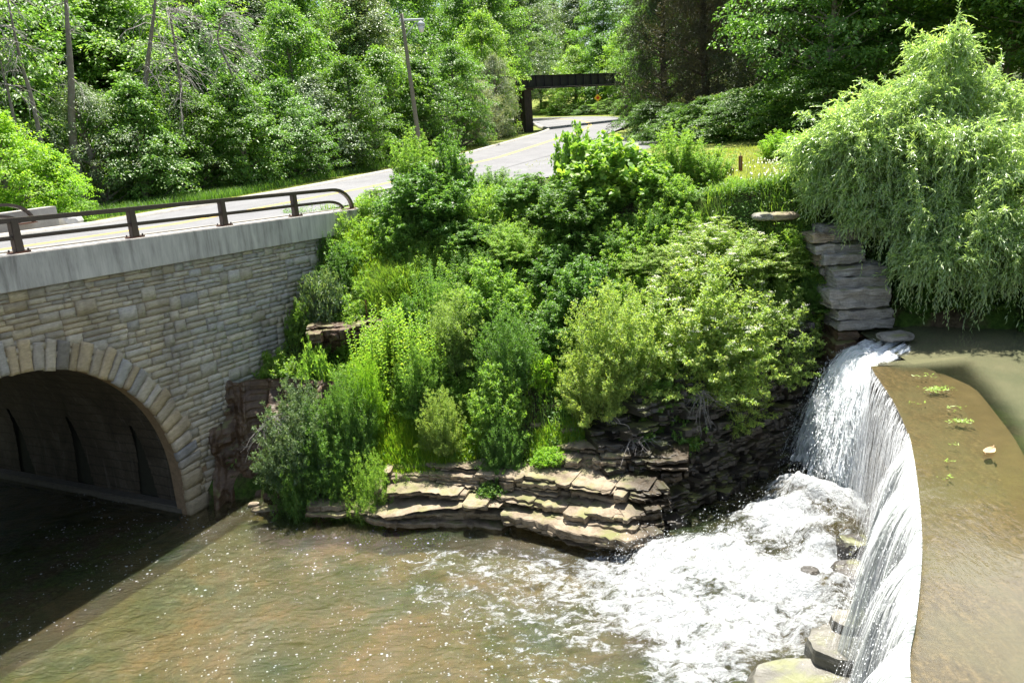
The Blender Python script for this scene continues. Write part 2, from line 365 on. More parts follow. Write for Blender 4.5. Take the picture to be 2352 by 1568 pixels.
# ------------------------------------------------------------------ water and beds
t = NT('river_bed'); co = t.pos(); n = t.noise(co, .28, 8, .68, .4); n2 = t.noise(co, 3.5, 8, .75); 
c = t.ramp(n, [(.38, (.03, .062, .024)), (.47, (.085, .10, .04)), (.56, (.18, .135, .06)), (.66, (.12, .105, .05))])
c = t.mix(t.ramp(n2, [(.4, .55), (.65, 0.)]), c, (.04, .045, .02))
BED = t.done(t.pr(base=c, rough=.9, spec=.2))
def watermat(name, murk, mcol, wave=1.0, scale=(1, 1, 1), rot=0., foam=False, sparkle=1.):
    t = NT(name); co = t.pos()
    cw = t.map(co, scale, (0, 0, rot))
    a = t.noise(cw, 1.6, 3, .55, .6); b = t.noise(cw, 7., 4, .6, .5); d = t.noise(cw, 34., 2, .6)
    hgt = t.math('MULTIPLY_ADD', a, 1.4, t.math('MULTIPLY_ADD', b, .55, t.math('MULTIPLY', d, .16*sparkle)))
    nrm = t.bump(hgt, min(1, .8*wave), .12*wave)
    fr = t.N('Fresnel', {'IOR': 1.33, 'Normal': nrm}).outputs[0]
    mk = t.noise(co, .42, 6, .65, .5)
    dif = t.N('BsdfDiffuse', {'Color': t.ramp(mk, [(.38, (mcol[0]*.45, mcol[1]*.72, mcol[2]*.6)), (.5, mcol), (.64, (mcol[0]*1.35, mcol[1]*1.1, mcol[2]*1.1))])}).outputs[0]
    tr = t.N('BsdfTransparent', {'Color': (.86, .82, .66)}).outputs[0]
    body = t.N('MixShader', {0: murk, 1: tr, 2: dif}).outputs[0]
    gl = t.N('BsdfGlossy', {'Color': (1, 1, 1), 'Roughness': .06, 'Normal': nrm}).outputs[0]
    sh = t.N('MixShader', {0: fr, 1: body, 2: gl}).outputs[0]
    if foam:
        fa = t.N('Attribute', attribute_name='foam').outputs['Fac']
        sp = t.N('Attribute', attribute_name='speck').outputs['Fac']
        cf = t.map(co, (1.0, 1.7, 1), (0, 0, R(18)))
        n1 = t.noise(cf, 2.2, 8, .72, 1.2); n2 = t.noise(cf, 9., 6, .75, .6)
        m = t.math('MULTIPLY_ADD', n1, .65, t.math('MULTIPLY', n2, .35))
        m = t.math('ADD', m, t.math('MULTIPLY_ADD', fa, .42, -.80))
        m = t.math('MULTIPLY', m, 7., clamp=True)
        # bubbles drifting in small patches
        def bub(sc, thr, off):
            v = t.N('TexVoronoi', {'Vector': t.map(co, (1, 1.25, 1), loc=(off, 0, 0)), 'Scale': sc, 'Randomness': 1.}); 
            siz = t.math('MULTIPLY_ADD', t.N('SeparateColor', {'Color': v.outputs['Color']}).outputs[0], .9, -thr)
            return t.math('MULTIPLY', t.math('SUBTRACT', siz, v.outputs['Distance']), 6., clamp=True)
        pn = t.noise(cf, .9, 4, .6, .7)
        dens = t.math('ADD', sp, t.math('MULTIPLY_ADD', pn, 3.2, -2.0))
        bb = t.math('MAXIMUM', bub(9., .55, 0), t.math('MAXIMUM', bub(17., .55, 3.3), bub(4.2, .74, 7.)))
        bb = t.math('MULTIPLY', bb, t.math('MULTIPLY', dens, 4., clamp=True))
        m = t.math('MAXIMUM', m, bb)
        fn = t.noise(co, 24., 5, .75)
        fcol = t.ramp(fn, [(.3, (.42, .46, .47)), (.5, (.74, .77, .78)), (.62, (.86, .88, .88))])
        fs = t.pr(base=fcol, rough=.45, spec=.5, normal=t.bump(t.math('MULTIPLY_ADD', n2, .8, t.math('MULTIPLY', fn, .4)), 1., .2))
        sh = t.N('MixShader', {0: m, 1: sh, 2: fs}).outputs[0]
    return t.done(sh)
RIV = watermat('river_water', .22, (.115, .108, .048), 1.0, (1, 1.5, 1), R(20), foam=True)
# foam distribution from the fall across the plunge pool (real places on the water)
CORE = [(700, 1300, .42), (800, 1270, .46), (600, 1380, .36), (900, 1300, .62), (1000, 1360, .66), (1100, 1430, .66), (1000, 1290, .70), (1120, 1300, .74), (1200, 1500, .66), (1080, 1520, .56), (980, 1450, .52), (860, 1420, .5), (760, 1380, .48), (1300, 1560, .7), (1250, 1310, .8), (1400, 1320, .92), (1330, 1440, .78), (1050, 1370, .68), (1180, 1390, .74), (480, 1330, .28), (300, 1450, .26), (820, 1460, .34), (650, 1500, .28), (1050, 1500, .36), (900, 1530, .3), (1880, 1150, 1.2), (1800, 1220, 1.15), (1900, 1330, 1.1), (1780, 1360, 1.15), (1650, 1300, 1.1), (1540, 1290, 1.0), (1500, 1340, 1.05), (1560, 1420, 1.05), (1700, 1440, 1.05), (1600, 1510, 1.0), (1450, 1400, .95), (1330, 1360, .84), (1250, 1400, .72), (1180, 1330, .68), (1350, 1470, .62), (1480, 1540, .66), (1080, 1310, .52), (960, 1275, .45), (880, 1250, .36), (1500, 1270, .8), (1620, 1600, .85), (1850, 1440, .95), (1160, 1450, .42), (1250, 1540, .5), (1900, 1480, .8)]
core = [(W(x, y, 0)[:2], v) for x, y, v in CORE]
def foamf(x, y):
    f = np.zeros_like(x)
    for (c, v) in core:
        d = np.hypot(x-c[0], y-c[1]); f = np.maximum(f, v*(1-sstep(.3, 2.0+v*.5, d)))
    return f
wx = np.arange(-13, 9.2, .06); wy = np.arange(9.5, 22.4, .06); WX, WYg = np.meshgrid(wx, wy, indexing='ij')
FO = foamf(WX, WYg)
mound = np.zeros_like(FO)
for (x, y, h, r) in [(1850, 1130, .8, 1.0), (1900, 1230, .75, .9), (1780, 1190, .75, .9), (1715, 1215, .5, .7), (1650, 1255, .34, .9), (1520, 1270, .42, .55), (1900, 1350, .5, .8), (1800, 1330, .4, 1.1), (1600, 1330, .2, 1.2), (1900, 1440, .35, .7), (1700, 1430, .18, 1.2)]:
    c = W(x, y, h*.5)[:2]; mound = np.maximum(mound, h*np.exp(-((WX-c[0])**2+(WYg-c[1])**2)/(r*r)))
Zw = mound*(1+.45*fbm(WX*1.8, WYg*1.8, 0, 4, 21))+np.clip(FO-.45, 0, 1)*(fbm(WX*2.6, WYg*3.6, 0, 5, 3)*.34+np.abs(fbm(WX*6, WYg*6, 0, 3, 13))*.12)+fbm(WX*1.2, WYg*2., 0, 3, 8)*.03
spk = .42+.12*sstep(-9, -6, WX)+.35*fbm(WX*.35, WYg*.5, 0, 3, 17)+.25*sstep(-9, -2, WX)*(1-sstep(17.4, 18.4, WYg))
me = npmesh('river', np.stack([WX, WYg, Zw], -1).reshape(-1, 3), gridfaces(len(wx), len(wy)), {'foam': FO.ravel(), 'speck': spk.ravel()}, smooth=True)
tag(link('river_water', me, RIV), kind='structure')
# rest of the river sheet, round the fine part
mb = MB(); X0, X1, Y0, Y1 = wx[0], wx[-1], wy[0], wy[-1]
for (a, b, c_, d_) in [(-200, -60, X0, 200), (X0, -60, X1, Y0), (X0, Y1, X1, 60)]:
    mb.add([(a, b, -.002), (c_, b, -.002), (c_, d_, -.002), (a, d_, -.002)], [(0, 1, 2, 3)])
tag(mb.build('river_water', RIV), kind='structure')
mb = MB(); mb.add([(-200, -60, -.43), (9.5, -60, -.43), (9.5, 60, -.43), (-200, 60, -.43)], [(0, 1, 2, 3)])
tag(mb.build('river_bed', BED), kind='structure')

# ------------------------------------------------------------------ weir
t = NT('weir_concrete'); co = t.pos(); g = t.noise(t.map(co, (3.2, 1.1, 1), (0, 0, R(-62))), 3.2, 8, .7, .3); n = t.noise(co, .6, 4)
n3 = t.noise(co, 18, 6, .75)
c = t.ramp(t.math('MULTIPLY_ADD', g, .45, t.math('MULTIPLY', n3, .55)), [(.36, (.03, .022, .010)), (.5, (.085, .062, .028)), (.62, (.18, .135, .07))])
c = t.mix(t.ramp(n, [(.42, 0.), (.62, .75)]), c, (.10, .095, .05))
CREST = t.done(t.pr(base=c, rough=.8, spec=.3, normal=t.bump(g, .3, .01)))
t = NT('wet_weir_face'); co = t.pos(); g = t.noise(t.map(co, (1, 1, .12)), 9, 6, .7)
c = t.ramp(g, [(.3, (.018, .015, .010)), (.55, (.07, .055, .035)), (.75, (.17, .14, .10))])
WFACE = t.done(t.pr(base=c, rough=.22, spec=.6, normal=t.bump(g, .8, .05)))
def resample_(P, n):
    d = np.r_[0, np.cumsum(np.linalg.norm(np.diff(P, axis=0), axis=1))]; u = np.linspace(0, d[-1], n)
    return np.stack([np.interp(u, d, P[:, k]) for k in range(P.shape[1])], 1)
UPS = np.array([W(x, y, 3.48)[:2] for x, y in [(2082, 836), (2142, 838), (2195, 905), (2250, 985), (2302, 1095), (2352, 1215)]]+[np.array([7.0, 6.5]), np.array([6.4, 2]), np.array([5.5, -12])])
UPS = resample_(UPS, 240)
UPS[:, 1] = np.minimum(UPS[:, 1], 18.9)
weir = empty('weir', (6.5, 12, 0), 0, 'curved concrete weir holding back the millpond with a flat brown flooded crest', 'weir')
OW = (6.5, 12, 0)
m_ = 80
def resample(P, n):
    d = np.r_[0, np.cumsum(np.linalg.norm(np.diff(P, axis=0), axis=1))]; u = np.linspace(0, d[-1], n)
    return np.stack([np.interp(u, d, P[:, k]) for k in range(P.shape[1])], 1)
LR, UR = resample(LIP, m_), resample(UPS, m_)
mb = MB(); V = []
for a, b in zip(LR, UR): V += [(a[0], a[1], ZC-.03), (b[0], b[1], ZC-.09)]
mb.add(V, [(2*i, 2*i+1, 2*i+3, 2*i+2) for i in range(m_-1)]); mb.build('crest_slab', CREST, weir, org=OW)
nz = 24; LF = resample(LIP, 200); TT = np.gradient(LF, axis=0); TT /= np.linalg.norm(TT, axis=1)[:, None]; LNn = np.stack([TT[:, 1], -TT[:, 0]], 1)   # downstream
V = []
for i, a in enumerate(LF):
    for k in range(nz):
        z = ZC-.03-(ZC+.4)*k/(nz-1); bulge = -.18*sstep(0, .12, k/(nz-1))+.25*k/(nz-1)
        q = bulge+.16*float(fbm(a[0]*1.5, a[1]*1.5, z*3.2, 3, 5))*(k > 0)
        V.append((a[0]+LNn[i, 0]*q-OW[0], a[1]+LNn[i, 1]*q-OW[1], z))
link('weir_face', npmesh('weir_face', V, gridfaces(200, nz)), WFACE, weir)
# submerged upstream step, one band wide
mb = MB(); V = []; ofs = np.stack([np.gradient(UR, axis=0)[:, 1], -np.gradient(UR, axis=0)[:, 0]], 1); ofs = -ofs/np.linalg.norm(ofs, axis=1)[:, None]
for i, b in enumerate(UR):
    o = ofs[i]*.62*sstep(0, 5, i); V += [(b[0], b[1], ZC-.09), (b[0]+.03, b[1], ZC-.16), (b[0]+o[0], b[1]+o[1]*.6, ZC-.18), (b[0]+o[0]*1.5, b[1]+o[1]*.9, ZC-1.1)]
fs = []
for i in range(m_-1):
    for k in range(3): fs.append((4*i+k, 4*i+k+1, 4*i+k+5, 4*i+k+4))
mb.add(V, fs); mb.build('submerged_step', simple('submerged_ledge', (.105, .082, .043), .9, .2, .25, 3), weir, org=OW)
# end wall of the crest at the notch
mb = MB(); a0 = W(2000, 838, ZC); b0 = W(2084, 836, ZC); 
mb.add([(a0[0], a0[1], ZC-.03), (b0[0], b0[1], ZC-.03), (b0[0], b0[1], 0), (a0[0], a0[1], 0)], [(0, 1, 2, 3)]); mb.build('notch_cheek', WFACE, weir, org=OW)
mb = MB(); q = [W(x, y, 3.25) for x, y in [(2003, 842), (2105, 838), (2115, 770), (2040, 770)]]
mb.prism([(p[0], p[1]) for p in q], 2.0, 3.27); mb.build('notch_sill', WFACE, weir, org=OW)
# ------------------------------------------------------------------ millpond surface
t = NT('pond_water'); co = t.pos()
a = t.noise(co, 1.1, 3, .5, .4); b = t.noise(t.map(co, (2.6, 1, 1), (0, 0, R(-62))), 5., 4, .6, .4); d = t.noise(co, 26, 2, .5)
lp = t.N('Attribute', attribute_name='lip').outputs['Fac']
hh_ = t.math('MULTIPLY_ADD', a, .5, t.math('MULTIPLY_ADD', b, .22, t.math('MULTIPLY', d, .05)))
nrm = t.bump(t.math('MULTIPLY', hh_, t.math('MULTIPLY_ADD', lp, 9., 1.)), .18, .05)
fr = t.N('Fresnel', {'IOR': 1.33, 'Normal': nrm}).outputs[0]
dep = t.N('Attribute', attribute_name='depth').outputs['Fac']
dif = t.N('BsdfDiffuse', {'Color': t.ramp(t.noise(co, .45, 5, .6, .6), [(.35, (.095, .108, .06)), (.65, (.165, .158, .09))])}).outputs[0]
tr = t.N('BsdfTransparent', {'Color': (.90, .86, .72)}).outputs[0]
body = t.N('MixShader', {0: dep, 1: tr, 2: dif}).outputs[0]
sh = t.N('MixShader', {0: fr, 1: body, 2: t.N('BsdfGlossy', {'Roughness': .02, 'Normal': nrm}).outputs[0]}).outputs[0]
POND = t.done(sh)
ny = 220; V = []; D = []; LPA = []
ys = np.concatenate([np.linspace(-12, 5, 20), np.linspace(5.1, 18.62, ny)]); nxp = 140
for y in ys:
    x0 = lipx(y); ux = np.interp(y, UPS[::-1, 1], UPS[::-1, 0])
    for k in range(nxp):
        q = (k/(nxp-1))**2.2; x = x0+(60-x0)*q
        V.append((x, y, ZC+.03-.035*math.exp(-(x-x0)/.12))); D.append(.12+.68*max(float(sstep(.45, 1.1, x-ux)), float(sstep(17.7, 18.5, y)*sstep(.2, .9, x-lipx(18.3))))); LPA.append(math.exp(-(x-x0)/.45)*(.35+.65*float(sstep(9, 11, y)*(1-sstep(15, 17, y)))))
me = npmesh('pond', V, gridfaces(len(ys), nxp)[:, ::-1], {'depth': np.array(D), 'lip': np.array(LPA)}, smooth=True)
tag(link('pond_water', me, POND), kind='structure')
mb = MB(); xl = float(b0[0])+.25
V = []; yy = np.linspace(18.62, 24, 12)
for y in yy:
    for x in (xl, 11, 16, 60): V.append((x, y, ZC+.03-(.0 if x > xl else .12)))
me = npmesh('pond', V, gridfaces(12, 4)[:, ::-1], {'depth': np.full(len(V), .8)}, smooth=True)
tag(link('pond_water', me, POND), kind='structure')
# ------------------------------------------------------------------ stone arch bridge
rng = random.Random(7); nr = np.random.default_rng(11)
SC, ZA, RA, RO = -1.0, 1.15, 4.0, 4.66
FH = .76
t = NT('bridge_stone'); a = t.N('Attribute', attribute_name='tone').outputs['Color']; co = t.pos()
n = t.noise(t.map(co, (1, 1, 3)), 7, 7, .7); n2 = t.noise(co, 45, 4, .7)
c = t.mix(.65, a, t.ramp(n, [(.25, (.30, .30, .30)), (.75, (1, 1, 1))]), 'MULTIPLY')
st = t.noise(t.map(co, (1.2, 1.2, .25)), 1.1, 4, .6)
c = t.mix(t.ramp(st, [(.5, 0.), (.7, .35)]), c, (.12, .10, .085))
STONE = t.done(t.pr(base=c, rough=.85, spec=.3, normal=t.bump(t.math('MULTIPLY_ADD', n2, .4, n), .9, .035)))
MORT = simple('mortar', (.27, .19, .12), .95, .2, .3, 8)
t = NT('stained_concrete'); co = t.obj(); n = t.noise(t.map(co, (1.6, 1.6, .22)), 3.2, 6, .7, .3); n2 = t.noise(co, 30, 5, .7); n3 = t.noise(co, .7, 3)
c = t.ramp(t.math('MULTIPLY_ADD', n3, .35, t.math('MULTIPLY', n, .65)), [(.33, (.20, .185, .17)), (.46, (.37, .35, .32)), (.6, (.52, .495, .45))])
pit = t.N('TexVoronoi', {'Vector': co, 'Scale': 9.}).outputs[0]
c = t.mix(t.ramp(pit, [(.03, .7), (.07, 0.)]), c, (.08, .08, .08))
FASC = t.done(t.pr(base=c, rough=.85, spec=.3, normal=t.bump(n2, .5, .01)))
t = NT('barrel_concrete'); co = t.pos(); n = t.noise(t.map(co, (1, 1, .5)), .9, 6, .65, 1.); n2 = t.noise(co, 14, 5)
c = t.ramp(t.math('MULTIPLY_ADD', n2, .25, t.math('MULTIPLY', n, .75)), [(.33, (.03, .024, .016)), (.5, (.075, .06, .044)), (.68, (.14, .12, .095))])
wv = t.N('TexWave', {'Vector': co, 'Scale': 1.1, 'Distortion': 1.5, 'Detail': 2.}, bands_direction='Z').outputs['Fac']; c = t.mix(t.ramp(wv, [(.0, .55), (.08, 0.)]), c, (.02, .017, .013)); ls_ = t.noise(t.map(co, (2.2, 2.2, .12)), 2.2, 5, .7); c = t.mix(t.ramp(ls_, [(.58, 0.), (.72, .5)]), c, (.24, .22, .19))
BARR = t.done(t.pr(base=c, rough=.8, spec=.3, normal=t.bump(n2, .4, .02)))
OB = B(-1, 0, 0)
bridge = empty('stone_arch_bridge', OB, 0, 'road bridge of squared grey-buff stone with a round arch and plain concrete edge beam', 'bridge')
TONES = [(.47, .43, .36), (.40, .385, .36), (.46, .42, .34), (.40, .36, .29), (.33, .34, .36), (.50, .47, .41), (.44, .38, .28), (.38, .385, .39), (.48, .41, .29), (.30, .295, .28)]
def rough_block(corner, e1, e2, e3, col_, V, F, C, n1=4, n2=3, amp=.02, pillow=.02, hue=None):
    # front sheet n1 x n2 bulged along e3 with sides going back
    b = len(V); L1, L2 = np.linalg.norm(e1), np.linalg.norm(e2)
    tilt = nr.normal(0, amp*.5, 2)
    for i in range(n1):
        for j in range(n2):
            u, v = i/(n1-1), j/(n2-1); edge = (i in (0, n1-1)) or (j in (0, n2-1))
            p = corner+e1*u+e2*v+e3*(1+((-.3 if edge else .0)*pillow+nr.normal(0, amp)*(.6 if edge else 1)+tilt[0]*(u-.5)+tilt[1]*(v-.5))/max(np.linalg.norm(e3), 1e-6))
            p = p+(e1/L1)*nr.normal(0, .004)+(e2/L2)*nr.normal(0, .004)
            V.append(p); C.append(col_)
    for i in range(n1-1):
        for j in range(n2-1):
            q = b+i*n2+j; F.append((q, q+n2, q+n2+1, q+1))
    ring = [i*n2 for i in range(n1)]+[(n1-1)*n2+j for j in range(1, n2)]+[i*n2+n2-1 for i in range(n1-2, -1, -1)]+[j for j in range(n2-2, 0, -1)]
    c2 = len(V)
    for r in ring: V.append(V[b+r]-e3-(e3/np.linalg.norm(e3))*.03); C.append(col_)
    m = len(ring)
    for k in range(m): F.append((b+ring[k], c2+k, c2+(k+1) % m, b+ring[(k+1) % m]))
V, F, C = [], [], []
up = np.array([0, 0, 1.])
S0, S1 = -9.5, 11.9
def stone(sa, sb, za, zb):
    # heights measured down from the fascia's underside line
    zs = [fz(s)-FH+z for s in (sa, sb) for z in (za, zb)]
    for s, z in ((sa, zs[0]), (sb, zs[2]), (sa, zs[1]), (sb, zs[3]), ((sa+sb)/2, zs[0])):
        if math.hypot(s-SC, max(z-ZA, 0)) < RA+.16: return
    g = .008; dep = .022+abs(nr.normal(0, .011))
    c0 = B(sa+g, 0, fz(sa)-FH+za+g); e1 = HD*(sb-sa-2*g)+up*(GR*(sb-sa)); e2 = up*(zb-za-2*g)
    k = .5*np.array(TONES[nr.integers(len(TONES))])+.5*np.array((.47, .42, .345)); base = np.array(k)*nr.uniform(.95, 1.42)*np.array([1.0, .98, .92])
    h = (sa-3)/6; warm = np.clip(.5-h+ (za+3)*-.12, 0, 1); base = base*(1+np.array([.10, .0, -.18])*(warm-.35))
    nn = 3 if sb-sa < .4 else 5
    rough_block(c0, e1, e2, ND*dep, base, V, F, C, nn, 3, .007, .012)
z = -.015
while z > -7.6:
    H2 = nr.uniform(.2, .40); s = S0+nr.uniform(0, .2)
    while s < S1:
        if nr.random() < .30: L = nr.uniform(.25, .6); stone(s, s+L, z-H2, z); s += L
        else:
            L = nr.uniform(.6, 1.5); k = nr.uniform(.35, .65); parts = [z, z-H2*k, z-H2]
            if H2 > .36 and nr.random() < .4: parts = [z, z-H2*.33, z-H2*.66, z-H2]
            for a_, b_ in zip(parts[:-1], parts[1:]):
                q = s
                while q < s+L-.01:
                    l = nr.uniform(.24, .80); e = min(q+l, s+L)
                    if s+L-e < .14: e = s+L
                    stone(q, e, b_, a_); q = e
            s += L
    z -= H2
me = npmesh('stone_facing', np.array(V)-OB, F, {'tone': np.array(C)}); link('stone_facing', me, STONE, bridge)
# arch ring of narrow radial stones
V, F, C = [], [], []
th = -.0; a = 0.0
def vou(t0, t1, r0, r1):
    p = lambda r, q: B(SC+r*math.cos(q), 0, ZA+r*math.sin(q))
    g = .012/RA; c0 = p(r0, t1-g); e1 = p(r0, t0+g)-c0; e2 = p(r1, t1-g)-c0
    col_ = np.array(TONES[nr.integers(len(TONES))])*nr.uniform(.9, 1.35)*np.array([1.05, .97, .86])
    rough_block(c0, e1, e2, ND*(.065+nr.uniform(-.015, .02)), col_, V, F, C, 4, 8, .008, .004)
q = 0.0
while q < math.pi-.01:
    d = nr.uniform(.16, .36)/RA
    if math.pi-q-d < .05: d = math.pi-q
    vou(q, q+d, RA-.02+nr.uniform(-.03, .03), RO+nr.uniform(-.09, .09)); q += d
z_ = ZA
for k in range(4):   # upright jamb blocks
    h_ = [.42, .34, .46, .5][k]; 
    for sg in (1, -1):
        L = [.62, .5, .72, .55][k]; a_ = SC+sg*RA; 
        c0 = B(min(a_, a_+sg*L), 0, z_-h_+.012); col_ = np.array([.50, .41, .27])*nr.uniform(.7, 1.05)
        rough_block(c0, HD*L, up*(h_-.02), ND*.10, col_, V, F, C, 5, 4, .012, .03)
    z_ -= h_
me = npmesh('arch_ring', np.array(V)-OB, F, {'tone': np.array(C)}); link('arch_ring', me, STONE, bridge)
# mortar backing with the arch cut out (0.35 m thick intrados lip)
mb = MB(); sv = np.unique(np.concatenate([np.linspace(S0-.3, S1+.1, 90), SC+RA*np.cos(np.linspace(0, math.pi, 49))]))
for s0_, s1_ in zip(sv[:-1], sv[1:]):
    zb = []
    for s in (s0_, s1_):
        d = abs(s-SC); zb.append(ZA+math.sqrt(max(RA*RA-d*d, 0)) if d < RA+1e-6 else -.6)
    mid = abs((s0_+s1_)/2-SC)
    if mid > RA: zb = [-.6, -.6]
    mb.add([B(s0_, .0, zb[0]), B(s1_, .0, zb[1]), B(s1_, .0, float(fz(s1_))-FH+.02), B(s0_, .0, float(fz(s0_))-FH+.02)], [(0, 1, 2, 3)])
    if mid < RA: mb.add([B(s0_, 0, zb[0]), B(s1_, 0, zb[1]), B(s1_, .38, zb[1]), B(s0_, .38, zb[0])], [(0, 3, 2, 1)])
for sg in (1, -1): mb.add([B(SC+sg*RA, 0, -.6), B(SC+sg*RA, 0, ZA), B(SC+sg*RA, .38, ZA), B(SC+sg*RA, .38, -.6)], [(0, 1, 2, 3)])
mb.add([B(S1+.1, 0, -.6), B(S1+.1, 0, float(fz(S1))-FH), B(S1+.1, 1., float(fz(S1))-FH), B(S1+.1, 1., -.6)], [(0, 1, 2, 3)])
mb.build('wall_core', MORT, bridge, org=OB)
# concrete barrel behind the ring, with tapering recesses cut through its flanks
RB = RA+.28; ths = np.concatenate([[-1], np.radians(np.arange(0, 181, 2.0)), [-1]]); dpt = np.arange(.38, 11.6, .04)
def bpt(i, w):
    if i == 0: return SC+RB*.985, -.5
    if i == len(ths)-1: return SC-RB*.985, -.5
    return SC+RB*math.cos(ths[i]), ZA+RB*math.sin(ths[i])
prof_ = []
for zz in np.arange(-.5, ZA, .12): prof_.append((SC+RB, zz))
for q in np.radians(np.arange(0, 180.1, 2.0)): prof_.append((SC+RB*math.cos(q), ZA+RB*math.sin(q)))
for zz in np.arange(ZA-.12, -.51, -.12): prof_.append((SC-RB, zz))
SLOTS = [1.75, 4.35, 7.0, 9.6]
V = []; 
for w in dpt:
    for (s, zz) in prof_: V.append(B(s, w, zz))
Fg = []
npf = len(prof_)
for i in range(len(dpt)-1):
    for j in range(npf-1):
        wmid = (dpt[i]+dpt[i+1])/2; zm = (prof_[j][1]+prof_[j+1][1])/2; hid = False
        for wslot in SLOTS:
            if zm < 2.35 and abs(wmid-wslot) < .36*max(1-max(zm, 0)/2.5, 0)+.02: hid = True
        if not hid: Fg.append((i*npf+j, i*npf+j+1, (i+1)*npf+j+1, (i+1)*npf+j))
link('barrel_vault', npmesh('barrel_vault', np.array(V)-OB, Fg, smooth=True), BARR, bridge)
mb = MB()
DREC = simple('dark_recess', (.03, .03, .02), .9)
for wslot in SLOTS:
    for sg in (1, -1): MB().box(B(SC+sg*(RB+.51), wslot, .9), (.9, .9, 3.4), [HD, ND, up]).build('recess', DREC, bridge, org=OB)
mb = MB()
for sg in (1, -1): mb.box(B(SC+sg*(RB-.12), 5.9, .02), (.34, 11.4, .3), [HD, ND, up])
mb.build('footing', simple('footing_concrete', (.13, .115, .09), .8), bridge, bevel=.03, org=OB)
# fascia beam and deck
def slab(name, s0, s1, w0, w1, dz0, dz1, mat, n=14, bev=.02, parent=bridge):
    mb = MB(); V = []; ss = np.linspace(s0, s1, n)
    for s in ss:
        for (w, dz) in ((w0, dz1), (w1, dz1), (w1, dz0), (w0, dz0)): V.append(B(s, w, float(fz(s))+dz))
    fs = [(4*i+k, 4*i+(k+1) % 4, 4*i+4+(k+1) % 4, 4*i+4+k) for i in range(n-1) for k in range(4)]+[(0, 3, 2, 1), (4*n-4, 4*n-3, 4*n-2, 4*n-1)]
    mb.add(V, fs); return mb.build(name, mat, parent, bev, org=OB)
slab('edge_beam', S0-.5, 12.7, -.14, .48, -FH, 0, FASC, n=2, bev=.018)
slab('deck_slab', S0-.5, 12.6, .56, 11.3, -1.1, -.42, BARR, n=8, bev=0)
slab('kerb_strip', S0-.5, 12.7, .49, .60, -FH, .035, CONC, n=2, bev=.01)
slab('far_edge_beam', S0-.5, 6.0, 11.0, 11.5, -FH, 0.02, FASC, n=2, bev=.018)
# ------------------------------------------------------------------ railings
BRZ = simple('bronze_paint', (.060, .040, .032), .38, .5, .25, 5, bump=.1)
RUST = simple('rusty_plate', (.16, .075, .045), .7, .3, .4, 20)
def arc_end(s_end, z_top, rx, rz, sg=1):
    return [(s_end-sg*rx+sg*rx*math.sin(q), z_top-rz+rz*math.cos(q)) for q in np.linspace(0, math.pi/2, 9)]
def railing(label, cat, w, posts, s_start, s_end, group):
    o0 = B(posts[0], w, float(fz(posts[0])))
    root = empty('bridge_railing', o0, 0, label, cat, group)
    for (zt, h_, wd_, s_e, nm) in ((.75, .105, .13, s_end, 'top_rail'), (.37, .085, .09, s_end-.52, 'lower_rail')):
        pts = [B(s, w, float(fz(s))+zt-h_/2) for s in np.linspace(s_start, s_e-1.25, 6)]
        rx = 1.0 if nm == 'top_rail' else .85
        pts += [B(s, w, float(fz(s))+z) for s, z in arc_end(s_e, zt-h_/2, rx, zt-.08)]
        MB().sweep(pts, wd_, h_, ND).build(nm, BRZ, root, .012, org=o0)
    for s in posts:
        mb = MB(); c = B(s, w, float(fz(s))); tl = up+HD*.02
        mb.add([c+HD*a*(.10 if zt < .1 else .085)+ND*b*.075+up*zt for zt in (.03, .70) for a, b in ((-1, -1), (1, -1), (1, 1), (-1, 1))],
               [(3, 2, 1, 0), (4, 5, 6, 7), (0, 1, 5, 4), (1, 2, 6, 5), (2, 3, 7, 6), (3, 0, 4, 7)])
        mb.build('post', BRZ, root, .012, org=o0)
        pl = MB().box(c+up*.016, (.40, .26, .03), [HD, ND, up]).build('base_plate', RUST, root, .005, org=o0)
        for a in (-1, 1):
            for b in (-1, 1):
                q = c+HD*a*.16+ND*b*.09; MB().tube([q+up*.03, q+up*.085], .02, 6).build('bolt', BRZ, pl, org=o0)
    e = B(s_end-.25, w, float(fz(s_end)))
    MB().box(e+up*.016, (.62, .24, .03), [HD, ND, up]).build('end_plate', RUST, root, .005, org=o0)
    return root
posts = [0.0]
for px_, py_ in ((317, 548), (522, 518), (684, 497)):
    r = _ray(px_, py_); tt = (P0@ND-np.array([0, 0, 0])@ND)/(r@ND); p = r*tt; posts.append(float((p-P0)@HD))
sp = (posts[3]-posts[0])/3; posts = [sp*k for k in range(-3, 4)]
posts = [p+.05 for p in posts]
railing('brown two-rail railing bolted along the near edge of the bridge', 'railing', .12, posts, S0-.4, posts[-1]+2.9, 'steel railings of the bridge')
fe = WY(25, 500, 10); 
# the far railing ends just inside the picture's left edge
r = _ray(66, 492); tt = ((P0-ND*11.25)@ND)/(r@ND); fs_ = float((r*tt-P0)@HD)
railing('brown railing on the far side of the bridge, only its curved end in view', 'railing', 11.2, [fs_-1.9-sp*k for k in range(3, -1, -1)], S0-.4, fs_+.1, 'steel railings of the bridge')
